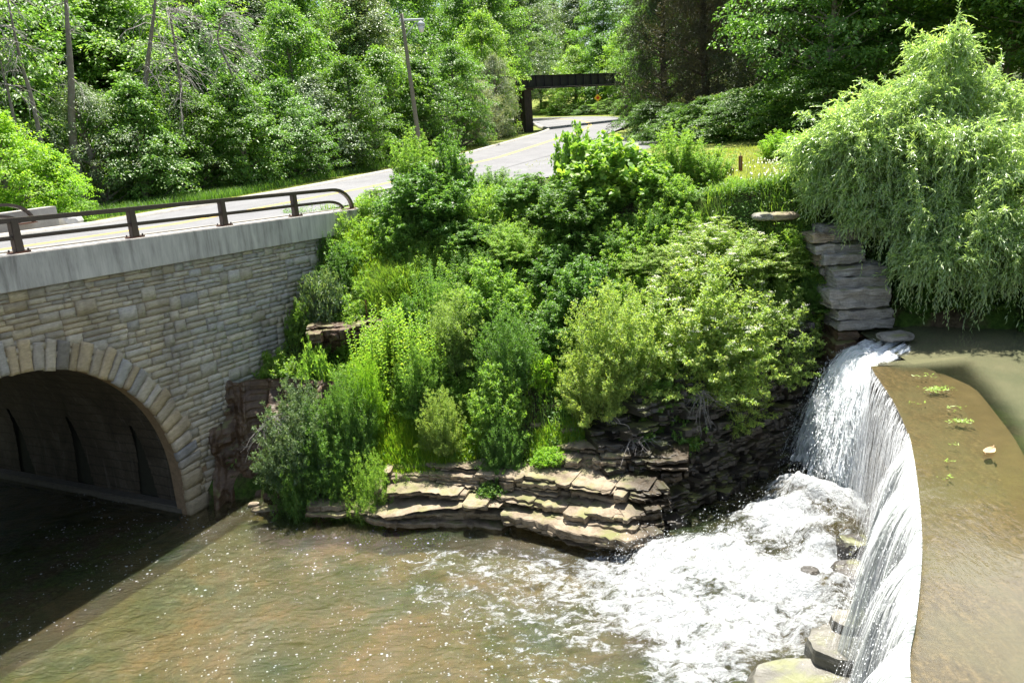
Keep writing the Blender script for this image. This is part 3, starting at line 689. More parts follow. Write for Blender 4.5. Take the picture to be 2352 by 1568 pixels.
# ------------------------------------------------------------------ rock: bedded limestone
def rockmat(name, stops, rough, wet=0.):
    t = NT(name); co = t.pos()
    band = t.noise(t.map(co, (.5, .5, 7)), 2.2, 6, .65, .4); n = t.noise(co, 2.3, 7, .65); f = t.noise(co, 26, 6, .75)
    k = t.math('MULTIPLY_ADD', band, .35, t.math('MULTIPLY_ADD', n, .4, t.math('MULTIPLY', f, .25)))
    c = t.ramp(k, stops)
    nz_ = t.N('SeparateXYZ', {'Vector': t.N('NewGeometry').outputs['Normal']}).outputs[2]
    ms = t.math('MULTIPLY', t.ramp(nz_, [(.55, 0.), (.85, 1.)]), t.ramp(t.noise(co, 1.7, 5), [(.48, 0.), (.62, .8)]))
    c = t.mix(ms, c, (.16, .17, .055))
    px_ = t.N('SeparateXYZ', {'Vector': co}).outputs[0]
    if not wet:      # splash wetness plus painted shade: rock turns darker and shinier towards the fall
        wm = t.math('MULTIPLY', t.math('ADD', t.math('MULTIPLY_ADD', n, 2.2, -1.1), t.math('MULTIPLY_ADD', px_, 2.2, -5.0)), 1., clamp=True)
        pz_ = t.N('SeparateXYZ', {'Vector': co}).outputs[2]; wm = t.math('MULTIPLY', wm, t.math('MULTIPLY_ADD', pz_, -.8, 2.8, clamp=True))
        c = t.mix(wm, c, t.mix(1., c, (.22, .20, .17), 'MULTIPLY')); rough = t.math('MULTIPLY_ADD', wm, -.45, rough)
    return t.done(t.pr(base=c, rough=rough, spec=.4+wet*.2, normal=t.bump(t.math('MULTIPLY_ADD', band, 1.2, t.math('MULTIPLY', f, .7)), .9, .022)))
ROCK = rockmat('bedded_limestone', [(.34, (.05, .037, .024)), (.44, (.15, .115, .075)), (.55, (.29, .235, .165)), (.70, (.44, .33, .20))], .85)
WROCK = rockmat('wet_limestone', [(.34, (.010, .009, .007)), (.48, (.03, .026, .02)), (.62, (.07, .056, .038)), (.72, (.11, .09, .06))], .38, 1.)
BROCK = rockmat('mossy_brown_rock', [(.34, (.02, .012, .007)), (.47, (.07, .040, .021)), (.58, (.14, .092, .054)), (.7, (.22, .175, .125))], .5, .6)
def strata(path, layers, seed, n=170, back=1.6, blocky=.22, hs=None, wm_=1.):
    """stacked beds of broken blocks along a path running left to right; layers: (z0, z1, setback, undercut)."""
    P = resample(np.array(path, float), 400); L = np.r_[0, np.cumsum(np.linalg.norm(np.diff(P, axis=0), axis=1))]; LT_ = L[-1]
    T = np.gradient(P, axis=0); T /= np.linalg.norm(T, axis=1)[:, None]; N = np.stack([T[:, 1], -T[:, 0]], 1); rg = np.random.default_rng(seed)
    at = lambda u: (np.array([np.interp(u, L, P[:, 0]), np.interp(u, L, P[:, 1])]), unit2(np.array([np.interp(u, L, N[:, 0]), np.interp(u, L, N[:, 1])])))
    V, F = [], []
    for li, ly in enumerate(layers):
        z0, z1, sb, uc = ly[:4]; u = -rg.uniform(0, .3); th = z1-z0
        while u < LT_:
            w_ = wm_*rg.choice([rg.uniform(.18, .5), rg.uniform(.5, 1.3)]); e = min(u+w_, LT_+.15); q = (max(u, 0)+e)/2/LT_
            s_ = np.interp(q, np.linspace(0, 1, len(sb)), sb) if hasattr(sb, '__len__') else sb
            k = np.interp(q, np.linspace(0, 1, len(hs)), hs) if hs is not None else 1.
            off = -s_+rg.uniform(-.5, .5)*blocky+.12*float(noise(u*.9, li*2.3, seed)); dz = float(fbm(u*.5, li*.9, seed, 3, 5))*.10
            nb = 1 if th < .09 else int(rg.integers(2, 4 if th < .2 else 5)); cu = np.r_[0, np.sort(rg.uniform(.15, .85, nb-1)), 1]; subs = [(z0+th*cu[j]-.004*(j > 0), z0+th*cu[j+1]) for j in range(nb)]
            for (a0, a1) in subs:
                m = 2+int((e-u)/.13); us = np.linspace(u, e, m+1)+np.r_[0, rg.uniform(-.045, .045, m-1), 0]
                fr = off+rg.uniform(-.09, .06)+rg.uniform(-.055, .055, m+1); fr[0] -= rg.uniform(.0, .09); fr[-1] -= rg.uniform(.0, .09)
                tl_ = rg.normal(0, .045); b0 = len(V); rows = []
                for (kk, ins) in ((1., rg.uniform(.0, .03)), (.85, .0), (.25, rg.uniform(-.015, .015)), (0., rg.uniform(.0, .04)+uc*.35*(a0 == z0))):
                    row = []
                    for i, uu in enumerate(us):
                        p, nn_ = at(uu); o = fr[i]-ins+rg.uniform(-.018, .018); z = (a0+(a1-a0)*kk+dz)*k+tl_*(uu-u)+(rg.uniform(-.008, .008) if kk in (1., 0.) else 0)
                        row.append((p[0]+nn_[0]*o, p[1]+nn_[1]*o, z))
                    rows.append(row)
                # crumbled top: a second row further in, then the back
                def inner(dst, kz):
                    r = []
                    for i, uu in enumerate(us):
                        p, nn_ = at(uu); o = fr[i]-dst; r.append((p[0]+nn_[0]*o, p[1]+nn_[1]*o, (a0+(a1-a0)*kz+dz)*k+tl_*(uu-u)+rg.uniform(-.015, .015)))
                    return r
                rows = [inner(back, 1.0), inner(.22, 1.02)]+rows+[inner(back, 0.)]; c = m+1; R_ = len(rows)
                for r in rows: V += r
                for j in range(R_-1):
                    for i in range(m): F.append((b0+j*c+i, b0+(j+1)*c+i, b0+(j+1)*c+i+1, b0+j*c+i+1))
                F.append(tuple(b0+j*c for j in range(R_-1, -1, -1))); F.append(tuple(b0+j*c+m for j in range(R_)))
            u = e+rg.uniform(-.02, .03)+(rg.uniform(.1, .4) if rg.random() < .08 else 0)
    return np.array(V), F
def unit2(a): return a/np.linalg.norm(a)
def rockobj(name, V, F, mat, label, cat='rock ledge', group=None, parent=None):
    o0 = V.mean(0); o0[2] = V[:, 2].min()
    me = bpy.data.meshes.new(name); me.from_pydata([tuple(v) for v in (V-o0)], [], F); me.update()
    bm = bmesh.new(); bm.from_mesh(me); bmesh.ops.recalc_face_normals(bm, faces=bm.faces); bm.to_mesh(me); bm.free()
    o = link(name, me, mat, parent); o.location = o0
    if name in ('rock_ledge', 'rock_cliff'): return tag(o, label, kind='structure')
    return tag(o, label, cat, group)
pw = lambda L, z: [W(x, y, z)[:2] for x, y in L]
base = pw([(700, 1172), (790, 1168), (880, 1192), (1000, 1182), (1110, 1180), (1210, 1200), (1320, 1232), (1450, 1252), (1530, 1232)], .42)
V, F = strata(base, [(-.5, .10, .42, .2), (.20, .46, [.05, 0, 0, 0, .05, .1], .3), (.04, .22, .40, .1)], 3, 260, 2.2, .12, None, 3.2)
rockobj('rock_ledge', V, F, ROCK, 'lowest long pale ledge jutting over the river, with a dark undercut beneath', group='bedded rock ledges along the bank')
p2 = pw([(860, 1150), (960, 1140), (1060, 1150), (1180, 1158), (1300, 1178), (1440, 1205), (1530, 1190)], .66)
V, F = strata(p2, [(.30, .50, [.3, .1, .1, .2], .12), (.49, .68, [.3, 0, 0, .1, .3], .1), (.67, .78, .25, .1)], 5, 240, 1.3, .5, None, 1.5)
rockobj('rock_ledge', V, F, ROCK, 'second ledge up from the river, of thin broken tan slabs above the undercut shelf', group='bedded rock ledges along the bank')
p3_ = pw([(880, 1095), (960, 1092), (1060, 1098), (1160, 1105), (1270, 1120), (1400, 1138), (1480, 1150), (1550, 1140)], 1.02)
V, F = strata(p3_, [(.62, .84, [.5, .2, .18, .5], .1), (.83, 1.04, [.4, .1, 0, .1, .3], .15), (1.03, 1.13, .3, .1)], 8, 240, 1.2, .5)
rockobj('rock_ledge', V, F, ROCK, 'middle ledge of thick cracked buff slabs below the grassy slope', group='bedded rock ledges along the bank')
p4_ = pw([(1150, 1040), (1230, 1035), (1330, 1050), (1430, 1056), (1510, 1066), (1580, 1068)], 1.5)
V, F = strata(p4_, [(1.0, 1.24, [.6, .3, .25, .3], .1), (1.23, 1.44, [.5, .05, .02, .2], .25), (1.43, 1.54, [.6, .3, .3], .1)], 12, 200, 1.0, .4)
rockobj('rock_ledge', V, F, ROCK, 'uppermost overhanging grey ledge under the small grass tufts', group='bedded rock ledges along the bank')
p5_ = pw([(1440, 1235), (1540, 1215), (1640, 1165), (1730, 1110), (1810, 1065), (1890, 1035)], .1)
lay = []; z = -.5; rg = np.random.default_rng(4)
while z < 3.5:
    h_ = rg.uniform(.12, .42); lay.append((z, z+h_+.02, [.0+z*.6+rg.uniform(-.1, .25), z*.50+rg.uniform(-.1, .3), z*.3+rg.uniform(-.1, .3), z*.12+rg.uniform(-.15, .2)], rg.uniform(.05, .3))); z += h_
V, F = strata(p5_, lay, 21, 260, 2.2, .3, [.5, .6, .75, .9, 1, 1])
rockobj('rock_cliff', V, F, WROCK, 'dark dripping rock cliff in deep shade between the ledges and the waterfall', 'cliff')
p6_ = [(-8.45, 20.95), (-8.0, 21.05), (-7.4, 21.1), (-6.6, 20.85), (-5.9, 20.5), (-5.2, 20.2)]
lay = []; z = -.4
while z < 3.0:
    h_ = rg.uniform(.1, .3); lay.append((z, z+h_+.02, z*.52+rg.uniform(-.12, .2), rg.uniform(.02, .2))); z += h_
Pp = resample(np.array(p6_), 110); Tp = np.gradient(Pp, axis=0); Tp /= np.linalg.norm(Tp, axis=1)[:, None]; V = []
for i in range(110):
    for k in range(70):
        z = -.4+3.5*k/69; px0, py0 = Pp[i]; o = -z*.42+.05+.42*float(fbm(px0*1.3, z*1.1, py0, 4, 3))+.16*float(noise(px0*6, z*1.2, 1, 5))+.10*float(fbm(px0*6, z*7, 2, 3, 6))
        V.append((px0+Tp[i, 1]*o, py0-Tp[i, 0]*o, z+.05*float(noise(px0*8, z*8, 3))))
V = np.array(V); F = [tuple(q) for q in gridfaces(110, 70)]
rockobj('rock_cliff', V, F, BROCK, 'rusty brown wet rock face with roots against the foot of the stone bridge', 'cliff')
# outcrop with a washed-out hollow above
p7_ = [WY(x, y, 23.3)[:2]+np.array([0, .0]) for x, y in [(690, 700), (740, 700), (800, 700), (860, 700), (925, 710)]]
zc = tz(-5.9, 23.9)
V, F = strata(p7_, [(3.2, 3.5, .5, .3), (3.5, 3.8, .25, .2), (3.8, 4.1, .0, .35), (4.08, 4.2, .25, .1)], 41, 110, .5, .45)
rockobj('rock_outcrop', V, F, BROCK, 'brown rock outcrop hanging over a dark washed-out hollow beside the bridge', 'rock outcrop')
# steps of rock showing through the slope
for i, (x, y, w_, lab) in enumerate([(1255, 884, .62, 'thin pale slab edge showing in the slope above the rock path'), (1240, 945, 1.1, 'broken rock step halfway down the bare strip in the slope'), (1235, 985, 1.2, 'lowest crumbling rock step of the bare strip in the slope'), (1290, 1000, .9, 'rock step half hidden by grass right of the bare strip'), (905, 1048, .55, 'small pale rock poking out of grass above the ledges'), (860, 1120, .9, 'short pale slab at the waterline left of the ledges')]):
    c = ongr(x, y, dz=.12); V, F = strata([(c[0]-w_/2, c[1]+.1), (c[0], c[1]), (c[0]+w_/2, c[1]+.05)], [(c[2]-.1, c[2]+.06, .02, .1), (c[2]+.05, c[2]+.2, .1, .1)], 50+i, 60, .8, .2)
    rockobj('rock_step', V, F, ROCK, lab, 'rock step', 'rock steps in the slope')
def boulder(name, c, r, seed, mat, label, cat='boulder', group=None, sub=4, flat=.6, step=.0):
    bm = bmesh.new(); bmesh.ops.create_icosphere(bm, subdivisions=sub, radius=1)
    P = np.array([v.co[:] for v in bm.verts])
    d = 1+.34*fbm(P[:, 0]*1.3, P[:, 1]*1.3, P[:, 2]*1.3+seed, 4, seed)
    Q = P*d[:, None]; Q = np.sign(Q)*np.abs(Q)**.72; Q += .035*np.stack([fbm(P[:, 0]*6, P[:, 1]*6, P[:, 2]*6, 3, seed+k) for k in range(3)], 1)
    Q = Q*np.array(r)
    if step: Q[:, 2] = np.where(Q[:, 2] > 0, np.round(Q[:, 2]/step)*step*.6+Q[:, 2]*.4, Q[:, 2])
    for v, q in zip(bm.verts, Q): v.co = q
    me = bpy.data.meshes.new(name); bm.to_mesh(me); bm.free()
    o = link(name, me, mat); o.location = [float(v) for v in c]
    return tag(o, label, cat, group)
for (x, y, r, lab) in [(735, 1165, (.20, .14, .16), 'angular grey stone at the waterline below the bush beside the bridge'), (758, 1162, (.16, .12, .12), 'smaller grey stone next to the angular one at the waterline'), (868, 1192, (.24, .16, .10), 'rounded tan stone at the left tip of the long undercut ledge'), (583, 1158, (.15, .11, .07), 'small tan stone standing in shallow water near the arch'), (612, 1168, (.42, .16, .045), 'thin flat stone barely above the shallow water near the arch')]:
    boulder('river_stone', W(x, y, .02), r, int(x), ROCK, lab, 'stone', 'loose stones at the water edge')
def slabrock(px, z0, z1, mat, label, seed, n=18):
    c = [W(x, y, z1)[:2] for x, y in px]; c.append(c[0]); P = resample(np.array(c), 60)[:-1]; m = len(P); ctr = P.mean(0)
    V = []; k = 8
    for j in range(k):
        u = j/(k-1); sc_ = 1+.05*math.sin(u*3)+(0 if j < k-1 else -.04)
        for i, p in enumerate(P):
            q = ctr+(p-ctr)*(sc_+.05*float(noise(i*.35, u*3, seed))+(.06 if .3 < u < .5 else 0)); V.append((q[0], q[1], z0+(z1-z0)*u+.025*float(noise(i*.3, u*2, seed+5))))
    for f in (.7, .4, .15):
        for i, p in enumerate(P):
            q = ctr+(p-ctr)*f; V.append((q[0], q[1], z1+.03*float(fbm(q[0]*4, q[1]*4, seed, 3))))
    V.append((ctr[0], ctr[1], z1)); R_ = k+3
    F = [(j*m+i, j*m+(i+1) % m, (j+1)*m+(i+1) % m, (j+1)*m+i) for j in range(R_-1) for i in range(m)]+[((R_-1)*m+i, (R_-1)*m+(i+1) % m, R_*m) for i in range(m)]
    return rockobj('river_slab', np.array(V), F, mat, label, 'rock slab', 'flat wet slabs below the fall')
GR_ROCK = rockmat('river_slab_rock', [(.34, (.03, .027, .02)), (.46, (.085, .08, .062)), (.58, (.15, .14, .112)), (.7, (.24, .225, .185))], .3, 1.)
slabrock([(1850, 1465), (1862, 1440), (1905, 1425), (1960, 1430), (2010, 1450), (2020, 1500), (1990, 1525), (1920, 1515), (1870, 1495)], -.3, .42, GR_ROCK, 'dark-edged flat grey slab at the foot of the waterfall', 3)
slabrock([(1905, 1410), (1925, 1398), (1975, 1395), (2010, 1415), (2010, 1440), (1960, 1440), (1915, 1428)], -.3, .58, GR_ROCK, 'small grey slab behind the dark-edged one, half under falling water', 5)
slabrock([(1722, 1545), (1740, 1525), (1800, 1508), (1880, 1510), (1960, 1545), (2000, 1620), (1740, 1640)], -.3, .16, GR_ROCK, 'broad low slab with a film of water at the bottom edge', 8)
for (x, y, r, z_, lab) in [(1855, 1335, (.26, .2, .3), .2, 'dark wet boulder breaking through white foam'), (1955, 1340, (.42, .4, .42), .15, 'wet boulder at the foot of the fall under trickling strands'), (1960, 1280, (.38, .4, .5), .15, 'upper wet boulder right beneath the dark weir face')]:
    boulder('wet_boulder', W(x, y, z_), r, int(y), WROCK, lab, 'boulder', 'boulders in the foam')
# ------------------------------------------------------------------ stacked block wall at the pond
GB = rockmat('grey_block_stone', [(.34, (.05, .042, .036)), (.46, (.19, .175, .155)), (.56, (.31, .29, .26)), (.68, (.52, .49, .43))], .8)
o0 = WY(1985, 755, 22.3)
wall = empty('block_wall', o0, 0, 'old wall of big rough grey blocks stepping up from the millpond beside the willow', 'stone wall')
def block(x0, x1, yt, yb, Yf, dep, seed, mat, name='block'):
    a = WY(x0, (yt+yb)/2, Yf); b = WY(x1, (yt+yb)/2, Yf); zt = WY((x0+x1)/2, yt+3, Yf)[2]; zb = WY((x0+x1)/2, yb, Yf)[2]
    ctr = np.array([(a[0]+b[0])/2, Yf+dep/2, (zt+zb)/2]); half = np.array([(b[0]-a[0])/2, dep/2, (zt-zb)/2])
    bm = bmesh.new(); bmesh.ops.create_cube(bm, size=2); bmesh.ops.subdivide_edges(bm, edges=bm.edges, cuts=15, use_grid_fill=True)
    P = np.array([v.co[:] for v in bm.verts]); Q = P.copy()
    rad = .035/np.maximum(half, .1); inner = np.clip(P, -1+rad, 1-rad); dlt = (P-inner)/rad; ln = np.linalg.norm(dlt, axis=1)[:, None]
    Q = inner+np.where(ln > 1, dlt/np.maximum(ln, 1e-6), dlt)*rad
    Q = Q*half; G = Q+ctr
    for k in range(3): Q[:, k] += .10*fbm(G[:, 0]*2.6, G[:, 1]*2.1, G[:, 2]*5+seed, 4, seed+k*11)+.028*fbm(G[:, 0]*6, G[:, 1]*6, G[:, 2]*26, 4, seed+k)
    for v, q in zip(bm.verts, Q+ctr-o0): v.co = q
    me = bpy.data.meshes.new(name); bm.to_mesh(me); bm.free(); return link(name, me, mat, wall)
for i, (x0, x1, yt, yb, Yf) in enumerate([(1930, 2052, 734, 757, 21.35), (1922, 2050, 707, 734, 21.42), (1908, 2048, 661, 707, 21.35), (1919, 2041, 635, 661, 21.62), (1912, 2038, 609, 635, 21.85), (1893, 1990, 583, 608, 22.1), (1888, 1985, 556, 583, 22.35), (1890, 1975, 518, 556, 22.6)]):
    block(x0, x1, yt, yb, Yf, 1.5, 60+i, GB)
for i, (yt, yb) in enumerate([(532, 556), (556, 578), (578, 604), (604, 628), (628, 652), (652, 690), (690, 720), (720, 756)]):
    block(1868+i*7, 1918+i*3, yt+4, yb+4, 22.3, 2.2, 80+i, GB if i % 2 else ROCK, 'side_block')
for i, (x0, x1, yt, yb, Yf) in enumerate([(1925, 1975, 757, 785, 21.5), (1918, 1968, 783, 812, 21.3), (1915, 1962, 810, 850, 21.2), (1975, 2030, 762, 800, 21.9)]):
    block(x0, x1, yt, yb, Yf, 1.2, 95+i, BROCK, 'foundation_rubble')
boulder('pond_slab', W(2056, 772, 3.62), (.42, .34, .10), 77, GB, 'thin dark slab lying at the pond outlet below the block wall', 'rock slab')
for i, (x, y, w_, lab) in enumerate([(1752, 497, .5, 'dark weathered end block of the low wall in the meadow edge'), (1795, 496, .9, 'sunlit flat capstone beside the dark end block at the meadow edge')]):
    c = WY(x, y, 23.6); boulder('cap_stone', c, (w_*.55, .3, .12), 5+i, GB if i == 0 else ROCK, lab, 'stone', 'stones at the meadow edge', sub=4)

# ------------------------------------------------------------------ falling water
t = NT('white_water'); co = t.pos(); n = t.noise(co, 9, 5, .7)
c = t.ramp(n, [(.3, (.66, .71, .75)), (.6, (.93, .95, .96))])
WHITE = t.done(t.N('MixShader', {0: .42, 1: t.churn(t.mix(.3, c, (.6, .6, .6), 'MULTIPLY'), .8), 2: t.N('BsdfTransparent').outputs[0]}).outputs[0])
def sheetmat(nm_, br_):
    t = NT(nm_); fu = t.N('Attribute', attribute_name='flow').outputs['Vector']
    n = t.noise(t.map(fu, (1, 1, 1)), 1., 6, .7, .15); n2 = t.noise(t.map(fu, (3.1, 1.6, 1), loc=(5, 0, 0)), 1., 5, .7)
    v = t.N('SeparateXYZ', {'Vector': fu}).outputs[2]
    k = t.math('MULTIPLY_ADD', n, .6, t.math('MULTIPLY', n2, .4))
    al = t.math('MULTIPLY', t.math('ADD', t.math('SUBTRACT', k, .5), v), 7., clamp=True)
    cc = t.ramp(k, [(.40, (.13, .155, .14)), (.49, (.40, .45, .43)), (.57, (1.2, 1.22, 1.22))])
    sh = t.churn(t.mix(1., cc, (br_, br_, br_), 'MULTIPLY'), .75)
    sh = t.N('MixShader', {0: .10, 1: sh, 2: t.N('BsdfGlossy', {'Roughness': .12, 'Normal': t.bump(k, .9, .05)}).outputs[0]}).outputs[0]
    return t.done(t.N('MixShader', {0: al, 1: t.N('BsdfTransparent', {'Color': (.93, .96, .95)}).outputs[0], 2: sh}).outputs[0])
SHEET = sheetmat('falling_sheet', .30); JET = sheetmat('white_jet', 1.)
fr_ = np.random.default_rng(99)
def traj(p, dr, v, T, n=12, g=9.81, frag=None):
    """p (m,3) starts, dr (m,2) directions, v (m,), T (m,) -> (m,n,3)"""
    u = (np.linspace(0, 1, n)**.75)[None, :]*T[:, None]
    if frag is not None:
        a_ = fr_.uniform(0, 1, len(T))**.8*.92; b_ = np.minimum(a_+fr_.uniform(frag[0], frag[1], len(T)), 1.02); u = (a_[:, None]+(b_-a_)[:, None]*np.linspace(0, 1, n)[None])*T[:, None]
    xy = p[:, None, :2]+dr[:, None, :]*(v[:, None]*u)[..., None]
    z = p[:, 2][:, None]-.5*g*u**2
    return np.concatenate([xy, z[..., None]], 2)
def ribbons(tr, wid, side, wob=.01):
    m, n, _ = tr.shape
    tr = tr+np.cumsum(fr_.normal(0, wob, (m, n, 3)), 1)*.5*np.array([1, 1, .2])
    tp = np.interp(np.linspace(0, 1, n), [0, .12, .8, 1], [.5, 1, .9, .3])
    ww = (wid[:, None]*tp[None, :])[..., None]*side[:, None, :]
    V = np.stack([tr-ww, tr+ww], 2).reshape(-1, 3)
    i = (np.arange(m)*n*2)[:, None]+(np.arange(n-1)*2)[None, :]
    F = np.stack([i, i+1, i+3, i+2], -1).reshape(-1, 4); return V, F
def unit_(a): return a/np.linalg.norm(a, axis=-1, keepdims=True)
def drops(C, r):
    m = len(C); o = np.array([[1, 0, 0], [-1, 0, 0], [0, 1, 0], [0, -1, 0], [0, 0, 1.5], [0, 0, -1.5]])
    V = (C[:, None, :]+o[None]*r[:, None, None]*fr_.uniform(.7, 1.3, (m, 6, 1))).reshape(-1, 3)
    f = np.array([[0, 2, 4], [2, 1, 4], [1, 3, 4], [3, 0, 4], [2, 0, 5], [1, 2, 5], [3, 1, 5], [0, 3, 5]])
    return V, (f[None]+np.arange(m)[:, None, None]*6).reshape(-1, 3)
LW = resample(LIP, 400); LT = np.gradient(LW, axis=0); LT /= np.linalg.norm(LT, axis=1)[:, None]; LD = np.stack([LT[:, 1], -LT[:, 0]], 1)
def lip_at(y):   # world y -> point, tangent, downstream direction
    i = np.array([np.argmin(np.abs(LW[:, 1]-q)) for q in y]); return LW[i], LT[i], LD[i]
Tf = math.sqrt(2*(ZC+.1)/9.81)
VV, FF = [], []; off = 0
def addvf(V, F):
    global off
    VV.append(V); FF.append(F+off); off += len(V)
# A: the long glassy sheet down to the bottom of the view
ysA = np.linspace(4.0, 14.3, 900); P, T_, D_ = lip_at(ysA)
P = np.stack([np.interp(ysA, LW[::-1, 1], LW[::-1, 0]), ysA], 1)
vA = .85+.45*noise(ysA*2.0, 0, 0, 3)+.12*noise(ysA*9, 0, 0, 4); vA *= sstep(14.35, 13.6, ysA)*.75+.25
n_ = 46; u = (np.linspace(0, 1, n_)**.8)*Tf
XY = P[:, None, :]+D_[:, None, :]*((vA[:, None]*u[None, :])[..., None]); Zs = ZC+.025-.5*9.81*u[None, :]**2*np.ones((len(ysA), 1))
sheetV = np.concatenate([XY, Zs[..., None]], 2); w1 = .04*fbm(ysA[:, None]*6, Zs*.6, 0, 4, 6)*(u[None, :]/Tf); sheetV[..., :2] += D_[:, None, :]*w1[..., None]
flow = np.stack([np.repeat(ysA[:, None]*30, n_, 1), np.repeat(u[None, :]*2.0, len(ysA), 0)+ysA[:, None]*.3, .26-.24*(u[None, :]/Tf)**1.2*np.ones((len(ysA), 1))-.10*(ysA[:, None] > 13.4)], 2).reshape(-1, 3)
me = npmesh('sheet', sheetV.reshape(-1, 3), gridfaces(len(ysA), n_)[:, ::-1], smooth=True)
at = me.attributes.new('flow', 'FLOAT_VECTOR', 'POINT'); at.data.foreach_set('vector', flow.astype(np.float32).ravel())
tag(link('waterfall', me, SHEET), kind='stuff')
m = 8000; ya = fr_.uniform(4.2, 14.25, m); Pa, Ta, Da = lip_at(ya)
v_ = (.85+.45*noise(ya*2.0, 0, 0, 3))*(sstep(14.35, 13.6, ya)*.75+.25)*fr_.uniform(.6, 1.22, m)
st_ = np.column_stack([np.interp(ya, LW[::-1, 1], LW[::-1, 0]), ya, np.full(m, ZC+.03)])
tr = traj(st_, Da+fr_.normal(0, .04, (m, 2)), v_, np.full(m, Tf), n=7, frag=(.06, .3))
addvf(*ribbons(tr, fr_.uniform(.0015, .006, m), np.column_stack([Ta, np.zeros(m)]), .006))
m = 4200; ya = fr_.uniform(4.2, 14.3, m); Pa, Ta, Da = lip_at(ya); tt = fr_.uniform(.35, 1, m)*Tf; v_ = .95*fr_.uniform(.5, 1.5, m)*(sstep(14.35, 13.6, ya)*.75+.25)
C_ = np.column_stack([Pa+Da*(v_*tt)[:, None], ZC-.5*9.81*tt**2]); a, b = drops(C_, fr_.uniform(.002, .008, m))
# B: thin strings over the dark face
m = 2600; ya = 13.9+4.6*fr_.beta(1.1, 1.0, m); cl = noise(ya*7, 0, 0, 12); ya = ya[cl > fr_.uniform(-.8, .35, m)]; m = len(ya); Pa, Ta, Da = lip_at(ya)
st_ = np.column_stack([Pa, np.full(m, ZC)]); tr = traj(st_, Da+fr_.normal(0, .08, (m, 2)), .22+.35*fr_.random(m), np.full(m, Tf), n=7, frag=(.08, .4))
addvf(*ribbons(tr, fr_.uniform(.002, .008, m), np.column_stack([Ta, np.zeros(m)]), .012))
# C: the heavy jet out of the notch
m = 5000; q = fr_.random(m)**.85
A0 = W(2002, 842, 3.3); A1 = W(1975, 792, 3.3)
st_ = A0+(A1-A0)*(q**1.2)[:, None]+fr_.normal(0, .05, (m, 3))*np.array([1, 1, .5])
ang = R(238)-R(66)*q+fr_.normal(0, .10, m); dr = np.stack([np.cos(ang), np.sin(ang)], 1)
v_ = (.55+1.75*q)*fr_.uniform(.70, 1.10, m); T_c = np.sqrt(2*(st_[:, 2]-.1)/9.81)
tr = traj(st_, dr, v_, T_c*1.0, 6, frag=(.03, .12))
sd_ = fr_.normal(0, 1, (m, 3))*np.array([1, 1, .5]); sd_ /= np.linalg.norm(sd_, axis=1)[:, None]
addvf(*ribbons(tr, fr_.uniform(.002, .010, m), sd_, .02))
# approach through the notch
m = 3600; q = fr_.random(m); s0 = W(2095, 806, 3.42)+(W(2060, 778, 3.42)-W(2095, 806, 3.42))*q[:, None]; e0 = A0+(A1-A0)*q[:, None]
f0 = fr_.uniform(0, .85, m)[:, None, None]; uu = f0+np.linspace(0, .22, 10)[None, :, None]; tr = s0[:, None]*(1-uu)+e0[:, None]*uu; tr[..., 2] += .06*np.sin(uu[..., 0]*9+q[:, None]*20)+fr_.normal(0, .03, (m, 1))
addvf(*ribbons(tr, fr_.uniform(.004, .016, m), unit_(fr_.normal(0, 1, (m, 3))), .02))
V = np.concatenate(VV); F = np.concatenate(FF)
tag(link('waterfall_strands', npmesh('strands', V, F, smooth=True), WHITE), kind='stuff')
# a closed body inside the jet so it reads as dense water
for lay_ in range(1):
    nq, nt_ = 150, 70; qq = np.linspace(0, 1, nq); ss_ = A0+(A1-A0)*(qq**1.2)[:, None]; an = R(238)-R(66)*qq; vm = (.92, .62)[lay_]
    Tq = np.sqrt(2*(ss_[:, 2]-.1)/9.81); tr = traj(ss_-np.array([0, 0, .05*lay_]), np.stack([np.cos(an), np.sin(an)], 1), (.55+1.75*qq)*vm, Tq, nt_)
    G_ = tr.copy(); env_ = np.linspace(.1, 1, nt_)[None, :]
    for k in range(3): tr[..., k] += (.16*fbm(G_[..., 0]*2.6, G_[..., 1]*2.6, G_[..., 2]*1.0, 3, 30+k+lay_*9)+.07*fbm(G_[..., 0]*9, G_[..., 1]*9, G_[..., 2]*5, 3, 40+k+lay_*9))*env_
    me = npmesh('jet', tr.reshape(-1, 3), gridfaces(nq, nt_), smooth=True)
    flow = np.stack([np.repeat(qq[:, None]*34, nt_, 1)+lay_*50, np.repeat(np.linspace(0, 6.5, nt_)[None, :], nq, 0), np.interp(qq, [0, .25, .5, 1], [.06, .22, .38, .45])[:, None]*np.ones((1, nt_))-.04*lay_], 2).reshape(-1, 3)
    at = me.attributes.new('flow', 'FLOAT_VECTOR', 'POINT'); at.data.foreach_set('vector', flow.astype(np.float32).ravel())
    tag(link('waterfall', me, JET), kind='stuff')
# spray and droplets
DV, DF, do = [a], [b], len(a)
m = 7000; q = fr_.random(m)**.5; st_ = A0+(A1-A0)*(q**1.2)[:, None]; ang = R(238)-R(66)*q+fr_.normal(0, .12, m); v_ = (.55+1.75*q)*fr_.uniform(.5, 1.3, m)
tt = fr_.uniform(.1, 1, m)**.7*np.sqrt(2*(st_[:, 2]-.1)/9.81); C_ = np.column_stack([st_[:, :2]+np.stack([np.cos(ang), np.sin(ang)], 1)*(v_*tt)[:, None], st_[:, 2]-.5*9.81*tt**2])+fr_.normal(0, .05, (m, 3))
v2, f2 = drops(C_, fr_.uniform(.003, .013, m)); DV.append(v2); DF.append(f2+do); do += len(v2)
m = 6500; cs = np.array([W(x, y, .3)[:2] for x, y in [(1850, 1120), (1900, 1200), (1880, 1280), (1940, 1330), (1790, 1180), (1700, 1230), (1540, 1265), (1480, 1285), (1960, 1420), (2010, 1500)]]); ci = fr_.integers(0, len(cs), m)
